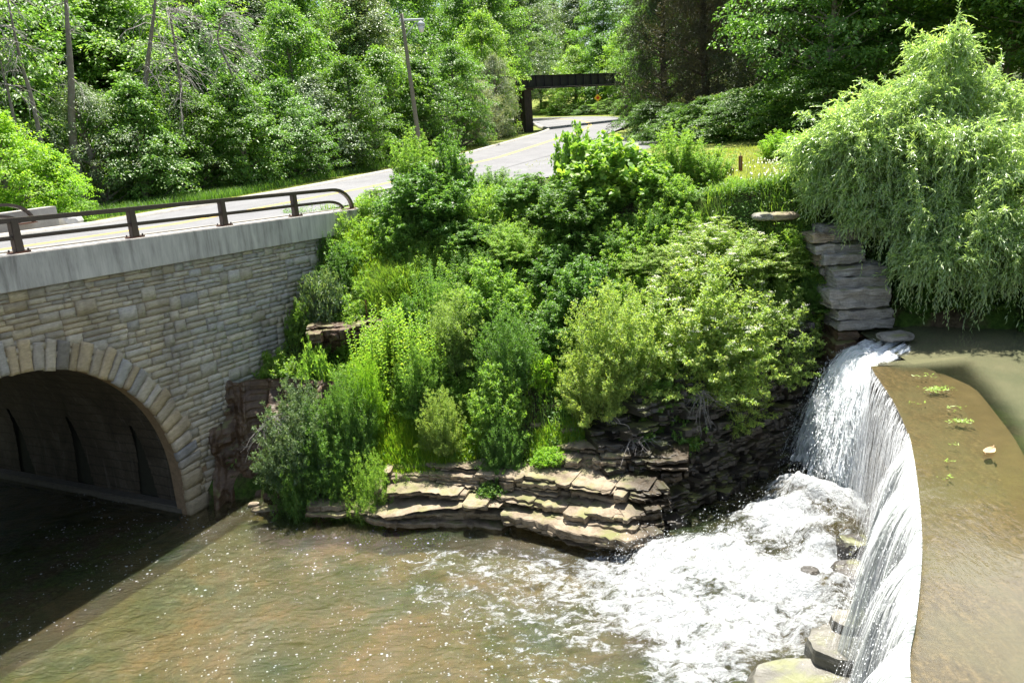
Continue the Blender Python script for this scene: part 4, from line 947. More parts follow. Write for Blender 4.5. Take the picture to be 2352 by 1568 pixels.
C_ = np.column_stack([cs[ci]+fr_.normal(0, .42, (m, 2)), .15+np.abs(fr_.normal(0, .28, m))]); v2, f2 = drops(C_, fr_.uniform(.002, .008, m)); DV.append(v2); DF.append(f2+do); do += len(v2)
tag(link('spray_droplets', npmesh('drops', np.concatenate(DV), np.concatenate(DF)), WHITE), kind='stuff')
# ------------------------------------------------------------------ foliage makers
def unit(a): return a/(np.linalg.norm(a, axis=-1, keepdims=True)+1e-9)
def leafmesh(name, P, D, N, L, Wd, rg, droop=.15, shape='leaf'):
    """one folded leaf per row: P base, D direction, N upper side."""
    n = len(P); D = unit(D); S = unit(np.cross(D, N)); N = np.cross(S, D)
    L = (L*rg.uniform(.7, 1.25, n))[:, None]; Wd = (Wd*rg.uniform(.75, 1.2, n))[:, None]
    mid = P+D*L*.45; tip = P+D*L-N*L*droop
    V = np.stack([P, mid+S*Wd*.5+N*Wd*.16, tip, mid-S*Wd*.5+N*Wd*.16], 1).reshape(-1, 3)
    f = np.array([[0, 1, 2], [0, 2, 3]]); F = (f[None]+np.arange(n)[:, None, None]*4).reshape(-1, 3)
    return V, F, np.repeat(rg.random(n), 4)
def big_leaves(name, P, D, N, L, Wd, rg, droop=.2):
    n = len(P); D = unit(D); S = unit(np.cross(D, N)); N = np.cross(S, D)
    L = (L*rg.uniform(.6, 1.25, n))[:, None]; Wd = (Wd*rg.uniform(.75, 1.2, n))[:, None]
    c = [(0, 0, 0), (.18, .42, .10), (.52, .46, .04), (1., 0, -droop), (.52, -.46, .04), (.18, -.42, .10), (.45, 0, -.02)]
    V = np.stack([P+D*L*a+S*Wd*b+N*Wd*h for a, b, h in c], 1).reshape(-1, 3)
    f = np.array([[0, 1, 6], [1, 2, 6], [2, 3, 6], [3, 4, 6], [4, 5, 6], [5, 0, 6]]); F = (f[None]+np.arange(n)[:, None, None]*7).reshape(-1, 3)
    return V, F, np.repeat(rg.random(n), 7)
def shoots(rg, n, h, r, base=.12, top=.35, lean=0, hmin=.45):
    a = rg.uniform(0, 2*math.pi, n); q = np.sqrt(rg.random(n)); dome = rg.random(n) < .6; se = rg.uniform(.12, 1, n)**.9; q = np.where(dome, np.sqrt(np.maximum(1-se**2, 0))*rg.uniform(.8, 1.1, n), q); b = np.stack([rg.normal(0, base*r, n), rg.normal(0, base*r, n), np.zeros(n)], 1)
    b[:, 0] += np.cos(a)*q*r*.35; b[:, 1] += np.sin(a)*q*r*.35
    tip = np.stack([np.cos(a)*q*r, np.sin(a)*q*r, h*rg.uniform(hmin, 1.05, n)*(1-top*q**2)], 1); tip[:, 2] = np.where(dome, h*se*rg.uniform(.8, 1.05, n), tip[:, 2]); tip[:, 0] += lean
    return b, tip
def shrub_geo(seed, h, r, n, nodes=11, tw=3, lpt=5, L=.08, Wd=.04, twl=.35, t0=.2, droop=.2, base=.12, top=.35, big=False, hmin=.45, upk=.5, stemr=.012, sag=0.):
    rg = np.random.default_rng(seed); b, tip = shoots(rg, n, h, r, base, top, hmin=hmin)
    t = np.linspace(t0, 1, nodes)[None, :]+rg.uniform(-.03, .03, (n, nodes))
    def path(t): 
        hz = b[:, None, :2]+(tip-b)[:, None, :2]*(t**1.25)[..., None]; z = tip[:, None, 2]*(t**.85)-sag*(t**3)
        return np.concatenate([hz, z[..., None]], 2)
    Pn = path(t)+rg.normal(0, .02, (n, nodes, 3)); Dn = unit(path(np.minimum(t+.05, 1.05))-path(t-.05))
    # twigs
    P = np.repeat(Pn[:, :, None], tw, 2); az = rg.uniform(0, 2*math.pi, P.shape[:3]); el = rg.normal(.35, .3, P.shape[:3])
    TD = np.stack([np.cos(az)*np.cos(el), np.sin(az)*np.cos(el), np.sin(el)], -1); TD = unit(TD+Dn[:, :, None]*upk)
    tl = twl*(1.15-.75*t)[:, :, None]*rg.uniform(.4, 1.2, P.shape[:3])
    s = (np.arange(lpt)+.6)/lpt; LP = P[:, :, :, None]+TD[:, :, :, None]*(tl[..., None]*s)[..., None]
    m = LP.reshape(-1, 3); td = np.repeat(TD[:, :, :, None], lpt, 3).reshape(-1, 3)
    sd = unit(np.cross(td, rg.normal(0, 1, td.shape))); LD = unit(td*.7+sd*.8+np.array([0, 0, -.12])); LN = unit(np.array([0, 0, 1.])+rg.normal(0, .42, m.shape)+td*.2)
    fn = big_leaves if big else leafmesh
    V, F, rnd = fn('l', m, LD, LN, L, Wd, rg, droop)
    ms = MB(); k = min(n, 40)
    for i in range(k):
        q = np.linspace(0, .97, 6); pts = [b[i]*np.array([1, 1, 0])+np.array([(tip[i]-b[i])[0]*x**1.25, (tip[i]-b[i])[1]*x**1.25, tip[i][2]*x**.85-sag*x**3]) for x in q]
        ms.tube(pts, list(np.linspace(stemr, stemr*.3, 6)), 4, cap=False)
    return V, F, rnd, ms
BARK = simple('shrub_bark', (.16, .125, .09), .9, .2, .3, 12)
BARKG = simple('grey_bark', (.20, .175, .15), .9, .2, .35, 4)
BARKD = simple('dark_bark', (.075, .055, .042), .9, .2, .35, 4)
DEADW = simple('dead_wood', (.27, .25, .23), .85, .2, .2, 8)
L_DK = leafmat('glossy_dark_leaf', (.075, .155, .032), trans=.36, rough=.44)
L_MD = leafmat('mid_green_leaf', (.10, .20, .045), trans=.36, rough=.42)
L_LT = leafmat('light_green_leaf', (.15, .26, .055), trans=.42, rough=.48)
L_YL = leafmat('lime_leaf', (.16, .29, .035), trans=.48, rough=.5)
L_GR = leafmat('grey_green_leaf', (.115, .18, .085), trans=.25, rough=.40)
L_SV = leafmat('silvery_leaf', (.22, .27, .18), trans=.2, rough=.42)
L_WI = leafmat('willow_leaf', (.25, .34, .17), trans=.38, rough=.30, spec=.9, yellow=.05)
L_PI = leafmat('pine_needle', (.050, .070, .030), trans=.1, rough=.5)
L_TH = leafmat('pale_thicket_leaf', (.20, .285, .085), trans=.42, rough=.45)
L_PB = leafmat('browned_pine_needle', (.075, .075, .040), trans=.1, rough=.55)
L_GS = leafmat('grass_blade', (.13, .25, .028), trans=.45, rough=.5, yellow=.25)
L_VG = leafmat('mown_grass', (.21, .25, .065), trans=.35, rough=.6)
L_GD = leafmat('deep_grass_blade', (.12, .21, .04), trans=.4, rough=.5)
FLW = simple('creamy_flower', (.78, .78, .62), .8, .2, .1, 20)
SEED = simple('seed_head', (.45, .36, .22), .9, .2, .2, 20)
_protos = {}
def proto_shrub(key, mat, flowers=0, **kw):
    V, F, rnd, ms = shrub_geo(**kw); root = None
    fol = npmesh('foliage', V, F, {'rnd': rnd}); me2 = bpy.data.meshes.new('stems'); me2.from_pydata(ms.v, [], ms.f); me2.update()
    fol.materials.append(mat); me2.materials.append(BARK); fl = None
    if flowers:
        rg = np.random.default_rng(kw['seed']+5); h, r = kw['h'], kw['r']; P = V.reshape(-1, 4, 3)[:, 2]
        q = np.hypot(P[:, 0], P[:, 1])/r; sc_ = P[:, 2]/h+.5*q; P = P[sc_ > np.quantile(sc_, .72)]; k = rg.choice(len(P), flowers, replace=False); cl = P[k]
        k2 = noise(cl[:, 0]*1.6, cl[:, 1]*1.6, cl[:, 2]*1.6, 4) > -.05; cl = cl[k2]
        pts = (cl[:, None]+rg.normal(0, 1, (len(cl), 16, 3))*np.array([.036, .036, .012])+np.array([0, 0, .05])).reshape(-1, 3)
        o = np.array([[1, 0, 0], [-.5, .87, 0], [-.5, -.87, 0], [0, 0, .8]]); fv = (pts[:, None]+o[None]*.018).reshape(-1, 3)
        ff = (np.array([[0, 1, 3], [1, 2, 3], [2, 0, 3], [0, 2, 1]])[None]+np.arange(len(pts))[:, None, None]*4).reshape(-1, 3)
        fl = npmesh('blossom', fv, ff); fl.materials.append(FLW)
    _protos[key] = (fol, me2, fl, kw['h'], kw['r'])
def put(key, loc, h, r, rz, name, label, cat, group=None, mat=None, tilt=(0, 0)):
    fol, st, fl, h0, r0 = _protos[key]
    o = empty(name, loc, 0, label, cat, group); o.rotation_euler = (tilt[0], tilt[1], rz); o.scale = (r/r0, r/r0, h/h0)
    parts = [('foliage', fol), ('stems', st)]+([('blossom', fl)] if fl else [])
    for nm, me in parts:
        c = bpy.data.objects.new(nm, me); col.objects.link(c); c.parent = o
        if mat and nm == 'foliage': c.material_slots[0].link = 'OBJECT'; c.material_slots[0].material = mat
    return o
# ------------------------------------------------------------------ trees
def tree_geo(seed, H, Rr, z0, ncl, lpc, L=.17, Wd=.10, clr=.9, flat=.28, kind='leaf', lumps=.35, trunk_r=.22, lean=(0, 0), top=1.):
    rg = np.random.default_rng(seed)
    u = rg.random(ncl); zf = u**.9; az = rg.uniform(0, 2*math.pi, ncl)
    env = np.sin(np.clip(.16+zf*.86, 0, 1)*math.pi)**.6 if kind != 'pine' else (1.02-zf)**.75
    env = env*(1+lumps*noise(np.cos(az)*1.7+seed, np.sin(az)*1.7, zf*4, seed)*1.6)
    q = rg.random(ncl)**.42
    C = np.stack([np.cos(az)*env*Rr*q, np.sin(az)*env*Rr*q, z0+(H-z0)*zf*(1-.08*q)], 1); C[:, :2] += np.array(lean)*(C[:, 2:3]/H)
    O = unit(np.stack([np.cos(az), np.sin(az), rg.normal(.05, .25, ncl)], 1)+rg.normal(0, .25, (ncl, 3)))
    rad = clr*rg.uniform(.55, 1.25, ncl)
    n = ncl*lpc; O_ = np.repeat(O, lpc, 0); Cc = np.repeat(C, lpc, 0); rd = np.repeat(rad, lpc)
    a = rg.uniform(-1, 1, n); b = rg.normal(0, .45, n)*(1.15-np.abs(a)); c_ = rg.normal(0, flat*.45, n)
    S = unit(np.cross(O_, [0, 0, 1.]))
    P = Cc+O_*(a*rd)[:, None]+S*(b*rd)[:, None]+np.array([0, 0, 1.])*((c_-.28*(np.maximum(a, 0)**2+b*b))*rd)[:, None]
    D = O_*.6+S*(np.sign(b)*.7)[:, None]+rg.normal(0, .35, (n, 3))+np.array([0, 0, -.28])
    N = np.array([0, 0, 1.])+rg.normal(0, .38, (n, 3))+O_*.3
    if kind == 'pine': D = rg.normal(0, 1, (n, 3))+O_*.8+np.array([0, 0, .3]); N = rg.normal(0, 1, (n, 3))+np.array([0, 0, 1.])
    V, F, rnd = leafmesh('l', P, D, N, L, Wd, rg, .2)
    ms = MB(); lx, ly = lean; hh = H*.93
    tp = [(lx*z/H+.15*math.sin(z*.5+seed), ly*z/H+.12*math.cos(z*.6+seed), z) for z in np.linspace(-.3, hh, 10)]
    ms.tube(tp, list(np.linspace(trunk_r, trunk_r*.16, 10)), 8)
    lim = MB()
    for i in rg.choice(ncl, min(ncl, 60), replace=False):
        e = C[i]; zb = max(z0*.5, e[2]-np.hypot(e[0], e[1])*rg.uniform(.35, .8)); k = np.clip(zb/hh, 0, .98); s = np.array([lx*zb/H+.15*math.sin(zb*.5+seed), ly*zb/H+.12*math.cos(zb*.6+seed), zb])
        m1 = s+(e-s)*.5+np.array([0, 0, -.12*np.linalg.norm(e-s)*.3])+rg.normal(0, .08, 3)
        lim.tube([s, s+(m1-s)*.5, m1, e], [trunk_r*.38*(1-k)+.02, trunk_r*.28*(1-k)+.015, .02, .008], 5, cap=False)
    return V, F, rnd, ms, lim
def proto_tree(key, bark, mat, **kw):
    V, F, rnd, ms, lim = tree_geo(**kw)
    crown = npmesh('crown', V, F, {'rnd': rnd}); crown.materials.append(mat)
    out = []
    ms.add(lim.v, lim.f)
    for nm, m in (('trunk', ms),):
        me = bpy.data.meshes.new(nm); me.from_pydata(m.v, [], m.f); me.update(); me.materials.append(bark)
        for p in me.polygons: p.use_smooth = True
        out.append(me)
    _protos[key] = (crown, *out, kw['H'], kw['Rr'])
def put_tree(key, loc, H, Rr, rz, label, group=None, mat=None, name='leafy_tree', cat='tree'):
    crown, tr, h0, r0 = _protos[key]
    o = empty(name, loc, rz, label, cat, group); o.scale = (Rr/r0, Rr/r0, H/h0)
    for nm, me in (('crown', crown), ('trunk', tr)):
        c = bpy.data.objects.new(nm, me); col.objects.link(c); c.parent = o
        if mat and nm == 'crown': c.material_slots[0].link = 'OBJECT'; c.material_slots[0].material = mat
    return o
proto_tree('bushy1', BARKG, L_MD, seed=1, H=8, Rr=3.0, z0=.3, ncl=230, lpc=95, L=.17, Wd=.10, clr=.85)
proto_tree('bushy2', BARKG, L_MD, seed=2, H=8, Rr=3.2, z0=.2, ncl=260, lpc=80, L=.19, Wd=.12, clr=.95, lumps=.5)
proto_tree('tall1', BARKG, L_MD, seed=3, H=16, Rr=4.0, z0=2.5, ncl=380, lpc=85, L=.22, Wd=.13, clr=1.2, lumps=.45)
proto_tree('tall2', BARKG, L_MD, seed=4, H=16, Rr=4.4, z0=3, ncl=420, lpc=75, L=.22, Wd=.14, clr=1.1, lumps=.6)
proto_tree('sparse', BARKG, L_LT, seed=5, H=15, Rr=3.6, z0=3, ncl=150, lpc=60, L=.19, Wd=.10, clr=.9, lumps=.6)
proto_tree('silver', BARKG, L_SV, seed=6, H=6, Rr=2.4, z0=.3, ncl=210, lpc=80, L=.11, Wd=.045, clr=.6, flat=.5)
proto_tree('pine1', BARKD, L_PI, seed=7, H=20, Rr=5.0, z0=1.0, ncl=420, lpc=110, L=.30, Wd=.035, clr=1.15, kind='pine', trunk_r=.34, flat=.4)
proto_tree('pine2', BARKD, L_PB, seed=8, H=20, Rr=4.8, z0=1.5, ncl=400, lpc=110, L=.30, Wd=.035, clr=1.1, kind='pine', trunk_r=.34, flat=.4)
# ---- left wood: rows on the far side of the road
rgT = random.Random(5)
MATS = {'m': None, 'd': L_DK, 'l': L_LT, 'g': L_GR, 's': L_SV, 'y': L_YL}
def roadpt(y, off):
    i = int(np.argmin(np.abs(RCs[:90, 1]-y))); p = RCs[i]+RN[i]*off; return p
def plant_tree(key, x, y, H, Rr, label, group=None, m='m', name='leafy_tree', dz=-.15):
    return put_tree(key, (x, y, tz(x, y)+dz), H, Rr, rgT.uniform(0, 6.28), label, group, MATS.get(m) if isinstance(m, str) else m, name)
G1 = 'bushy trees lining the far side of the road'
def atpx(px_, y):      # a point at depth y under picture column px_
    p = WY(px_, 400, y); return p[0]
front = [  # px column, depth, H, R, proto, tint, label
 (12, 33.5, 4.9, 2.0, 'bushy1', 'y', 'bright lime-green bushy tree at the left edge behind the far railing'),
 (125, 35, 3.3, 1.35, 'bushy2', 'y', 'smaller lime-green bush right of the one behind the far railing'),
 (215, 42, 6.3, 2.6, 'silver', 'g', 'grey-green bush with bluish leaves beside the lime one, low at the road'),
 (90, 44, 8.6, 3.2, 'bushy1', 'l', 'light green tree standing above the lime bushes at left'),
 (330, 43.5, 6.4, 2.8, 'bushy2', 'm', 'mid-green bushy tree above the second railing post'),
 (300, 50, 11, 3.6, 'bushy1', 'l', 'fresh green tree with arching sprays, left of the dead grey branches'),
 (445, 47, 6.0, 2.7, 'bushy1', 'd', 'dark low tree whose leaves hang over the grass verge, left part of wood'),
 (560, 49, 6.6, 2.9, 'bushy2', 'm', 'mid-green tree with layered sprays over the grass verge'),
 (500, 56, 11.5, 3.6, 'bushy2', 'm', 'tall green tree behind the dead grey branches'),
 (660, 52.5, 6.4, 2.8, 'bushy1', 'm', 'broad layered tree with sprays reaching nearly to the kerb'),
 (735, 57, 6.8, 2.8, 'bushy2', 'g', 'bluish-green bushy tree left of the lamp pole'),
 (700, 62, 12, 3.7, 'bushy1', 'm', 'tall tree in sun between the dead branches and the lamp'),
 (820, 60, 8, 3.0, 'bushy1', 'd', 'dark green tree just left of the lamp pole, its foot in shade'),
 (900, 67, 9, 3.2, 'bushy2', 'm', 'tree directly behind the lower half of the lamp pole'),
 (985, 70, 8, 3.2, 'bushy2', 'd', 'shady dark tree immediately right of the lamp pole'),
 (860, 74, 15, 4.2, 'tall1', 'g', 'tall grey-green tree rising behind the lamp head on the left'),
 (1060, 76, 9.2, 3.3, 'bushy1', 'm', 'bushy tree between the lamp and the overpass'),
 (1105, 80, 6.4, 2.5, 'silver', 's', 'silvery pale-leaved small tree in front of the overpass pier'),
 (1150, 86, 8.6, 2.4, 'silver', 's', 'silvery tree with white-green leaves hanging over the left end of the overpass'),
 (1130, 90, 13, 3.6, 'bushy1', 'l', 'light green tree rising behind the silvery ones at the overpass'),
]
for (px_, y, H, Rr, key, m, lab) in front:
    g = {'silver': 'silvery trees at the road'}.get(key, G1)
    plant_tree(key, atpx(px_, y), y, H, Rr, lab, g, m)
back = 'tall leafy tree crowded in the rear of the wood across the road'
GB_ = 'rear rows of the wood across the road'
for row, (off, H, nn) in enumerate([(15, 13.5, 12), (22, 16.5, 11), (31, 19, 10), (43, 22, 9)]):
    for k in range(nn):
        y = 22+row*3+(96-22)*(k+rgT.uniform(.2, .8))/nn; p = roadpt(y, off+rgT.uniform(-2.5, 2.5)+4.3)
        key = rgT.choice(['tall1', 'tall2', 'tall2', 'sparse' if row < 2 else 'tall1'])
        plant_tree(key, p[0], p[1], H*rgT.uniform(.85, 1.12), rgT.uniform(3.6, 4.8), back, GB_, rgT.choice('mmldglm'))
# ---- the wood beyond the overpass
GF = 'trees beyond the overpass'
for i, (px_, y, H, Rr, key, m) in enumerate([(1250, 150, 15, 5, 'tall1', 'm'), (1330, 141, 11, 4.5, 'bushy1', 'l'), (1390, 138, 12, 4.5, 'bushy2', 'm'), (1450, 132, 13, 4.5, 'bushy1', 'l'), (1200, 125, 19, 5, 'tall2', 'g'), (1150, 112, 19, 5, 'tall1', 'm'), (1400, 165, 21, 6, 'tall2', 'm'), (1230, 175, 24, 6, 'tall1', 'g'), (1500, 140, 20, 6, 'tall2', 'm'), (1340, 190, 22, 6, 'tall1', 'g'), (1180, 190, 26, 7, 'tall2', 'm'), (1100, 150, 24, 6, 'tall1', 'm'), (1480, 185, 25, 7, 'tall2', 'm'), (1560, 170, 25, 7, 'tall1', 'm'), (1650, 160, 26, 7, 'tall2', 'd'), (1500, 112, 15, 4, 'tall1', 'm'), (1110, 118, 22, 5, 'tall2', 'm'), (1290, 210, 20, 6, 'tall1', 'g'), (1000, 170, 28, 7, 'tall2', 'm'), (880, 112, 27, 7, 'tall2', 'm'), (960, 126, 29, 7, 'tall1', 'm'), (770, 100, 27, 7, 'tall1', 'm'), (1260, 230, 27, 8, 'tall2', 'm')]):
    lab = {0: 'tree behind the far bend, seen under the left half of the overpass beam', 1: 'light green tree behind the far bend, under the middle of the overpass beam', 2: 'green tree behind the yellow diamond sign', 3: 'light green tree right of the yellow diamond sign under the beam', 15: 'leafy tree hanging over the right end of the overpass beam'}.get(i, 'far leafy tree rising above the overpass, in the crowd at the end of the road')
    plant_tree(key, atpx(px_, y), y, H, Rr, lab, GF, m)
for i, (px_, y, h_, r_, lab) in enumerate([(1290, 139, 2.6, 2.4, 'rounded bush at the outer edge of the far bend, left of the sign'), (1325, 136, 2.2, 2.2, 'second rounded bush on the far bend, nearer the sign'), (1352, 133, 1.9, 1.9, 'low bush at the foot of the yellow diamond sign'), (1405, 129, 2.6, 2.4, 'bush right of the yellow sign beside the far bend'), (1440, 123, 2.6, 2.4, 'bush at the right end of the visible far bend'), (1262, 146, 2.4, 2.6, 'leftmost bush along the far bend, seen past the pier')]):
    x = atpx(px_, y); put_tree('bushy2', (x, y, tz(x, y)-.2), h_, r_, i*1.3, lab, 'bushes round the far bend', L_LT if i % 2 else L_MD, 'roadside_bush', 'bush')
# ---- dark pines and trees on the right
GP = 'pines right of the road'
for (px_, y, H, Rr, key, lab) in [(1530, 74, 21, 4.9, 'pine1', 'dark pine right of the overpass, its boughs closest to the road'), (1620, 66, 22, 5.0, 'pine2', 'brown-tinged pine with dull red-brown needles, left of the thick trunk'), (1765, 60, 22, 4.6, 'pine1', 'dark pine with a thick bare trunk visible, behind the willow top'), (1700, 72, 24, 5.2, 'pine2', 'brownish pine between the thick trunk and its darker neighbour')]:
    plant_tree(key, atpx(px_, y), y, H, Rr, lab, GP, 'm', 'pine_tree')
GD = 'deciduous trees behind the willow'
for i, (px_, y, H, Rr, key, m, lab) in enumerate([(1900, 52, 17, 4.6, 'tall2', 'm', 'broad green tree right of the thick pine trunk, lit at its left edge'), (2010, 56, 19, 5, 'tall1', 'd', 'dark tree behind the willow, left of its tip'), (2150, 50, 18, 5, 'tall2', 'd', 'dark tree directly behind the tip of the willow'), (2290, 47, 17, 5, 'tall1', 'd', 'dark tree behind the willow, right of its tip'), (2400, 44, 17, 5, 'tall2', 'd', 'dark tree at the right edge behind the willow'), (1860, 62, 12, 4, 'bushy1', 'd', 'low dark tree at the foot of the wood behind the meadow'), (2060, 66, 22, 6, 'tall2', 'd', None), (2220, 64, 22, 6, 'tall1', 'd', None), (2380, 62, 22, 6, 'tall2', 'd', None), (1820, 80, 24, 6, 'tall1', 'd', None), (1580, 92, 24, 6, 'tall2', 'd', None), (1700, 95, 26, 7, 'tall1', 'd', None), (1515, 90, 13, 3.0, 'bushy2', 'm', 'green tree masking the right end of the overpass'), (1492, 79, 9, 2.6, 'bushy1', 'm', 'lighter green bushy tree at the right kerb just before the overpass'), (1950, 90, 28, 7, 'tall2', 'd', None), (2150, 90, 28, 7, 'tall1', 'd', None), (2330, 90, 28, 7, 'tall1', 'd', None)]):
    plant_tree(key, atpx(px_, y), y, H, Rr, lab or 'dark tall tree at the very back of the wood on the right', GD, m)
GU = 'undergrowth bushes at the foot of the dark wood'
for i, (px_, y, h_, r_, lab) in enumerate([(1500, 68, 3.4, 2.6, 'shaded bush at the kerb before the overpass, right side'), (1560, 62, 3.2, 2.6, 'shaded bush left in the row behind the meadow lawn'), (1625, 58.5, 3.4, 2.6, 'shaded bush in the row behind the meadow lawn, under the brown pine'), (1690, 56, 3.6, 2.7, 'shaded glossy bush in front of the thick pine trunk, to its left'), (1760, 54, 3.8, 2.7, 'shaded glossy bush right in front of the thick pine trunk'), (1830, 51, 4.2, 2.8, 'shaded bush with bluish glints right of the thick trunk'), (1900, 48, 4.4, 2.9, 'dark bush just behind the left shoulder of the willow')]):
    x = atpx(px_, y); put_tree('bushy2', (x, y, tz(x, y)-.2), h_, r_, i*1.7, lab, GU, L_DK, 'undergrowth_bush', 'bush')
# ------------------------------------------------------------------ bank shrubs
proto_shrub('dogwood', L_MD, seed=101, h=2.6, r=1.3, n=166, nodes=12, tw=3, lpt=5, L=.095, Wd=.050, twl=.30, hmin=.5)
proto_shrub('dogwood2', L_MD, seed=111, h=2.6, r=1.4, n=140, nodes=12, tw=3, lpt=6, L=.10, Wd=.048, twl=.34, hmin=.4, top=.5)
proto_shrub('upright', L_LT, seed=102, h=2.6, r=1.1, n=122, nodes=16, tw=3, lpt=4, L=.085, Wd=.030, twl=.20, hmin=.6, top=.2, upk=1.1)
proto_shrub('bigleaf', L_MD, seed=103, h=2.2, r=1.5, n=157, nodes=10, tw=2, lpt=3, L=.17, Wd=.15, twl=.36, big=True, hmin=.5)
proto_shrub('fine', L_MD, seed=104, h=2.2, r=1.5, n=210, nodes=12, tw=4, lpt=6, L=.055, Wd=.024, twl=.30, hmin=.4, top=.45)
proto_shrub('flowering', L_MD, flowers=420, seed=105, h=3.4, r=2.2, n=297, nodes=13, tw=4, lpt=6, L=.075, Wd=.036, twl=.42, hmin=.45, top=.5, sag=.15)
proto_shrub('plain', L_MD, seed=106, h=3.4, r=2.2, n=262, nodes=13, tw=4, lpt=6, L=.075, Wd=.036, twl=.42, hmin=.45, top=.45, sag=.15)
proto_shrub('arching', L_LT, seed=107, h=1.3, r=1.2, n=45, nodes=12, tw=2, lpt=7, L=.09, Wd=.042, twl=.32, hmin=.6, top=.1, sag=.6, base=.05)
proto_shrub('herb', L_LT, seed=108, h=.6, r=.7, n=122, nodes=8, tw=2, lpt=4, L=.07, Wd=.034, twl=.16, hmin=.4)
def goldenrod(key, seed, n, h, r, mat, L=.10, Wd=.020):
    rg = np.random.default_rng(seed); b = rg.normal(0, r*.5, (n, 2)); hh = h*rg.uniform(.6, 1.05, n); ln = rg.normal(0, .1, (n, 2))*h
    k = 46; t = np.linspace(.12, 1, k)[None]; P = np.stack([b[:, 0:1]+ln[:, 0:1]*t**2, b[:, 1:2]+ln[:, 1:2]*t**2, hh[:, None]*t], 2)
    az = (np.arange(k)*2.4)[None]+rg.uniform(0, 6, (n, 1)); D = np.stack([np.cos(az), np.sin(az), np.full(az.shape, .55)], -1); N = np.stack([-np.cos(az)*.5, -np.sin(az)*.5, np.ones(az.shape)], -1)
    Ls = (L*(1.15-.7*t)*np.ones((n, 1))).reshape(-1)
    V, F, rnd = leafmesh('l', P.reshape(-1, 3), D.reshape(-1, 3), N.reshape(-1, 3), Ls, Wd, rg, .35)
    ms = MB()
    for i in range(n): ms.tube([(b[i, 0], b[i, 1], 0), tuple(P[i, 22]), tuple(P[i, -1])], [.006, .005, .002], 3, cap=False)
    fol = npmesh('foliage', V, F, {'rnd': rnd}); fol.materials.append(mat)
    me = bpy.data.meshes.new('stems'); me.from_pydata(ms.v, [], ms.f); me.materials.append(mat); _protos[key] = (fol, me, None, h, r)
goldenrod('spikes', 120, 55, 1.2, .8, L_MD); goldenrod('spikes2', 121, 60, 1.0, .9, L_LT, .17, .034)
rgS = random.Random(9)
def sh(key, bx, by, top, hw, label, name='leafy_shrub', cat='shrub', group='shrubs on the bank', mat=None, y0=15., rz=None, tilt=(0, 0), dz=-.1, hk=1.0):
    p = ongr(bx, by, y0) if not isinstance(by, tuple) else np.array([WY(bx, by[0], by[1])[0], by[1], tz(WY(bx, by[0], by[1])[0], by[1])])
    d = p[1]*math.cos(PITCH)+(HC-p[2])*math.sin(PITCH)
    pb = pix(p)[1]
    h = (pb-top)/1898.5*d*1.06*hk; r = hw/1898.5*d
    h = min(h, .42) if 'ledge' in label and key == 'herb' else h
    return put(key, p+np.array([0, 0, dz]), max(h, .25), r, rgS.uniform(0, 6.28) if rz is None else rz, name, label, cat, group, mat, tilt)
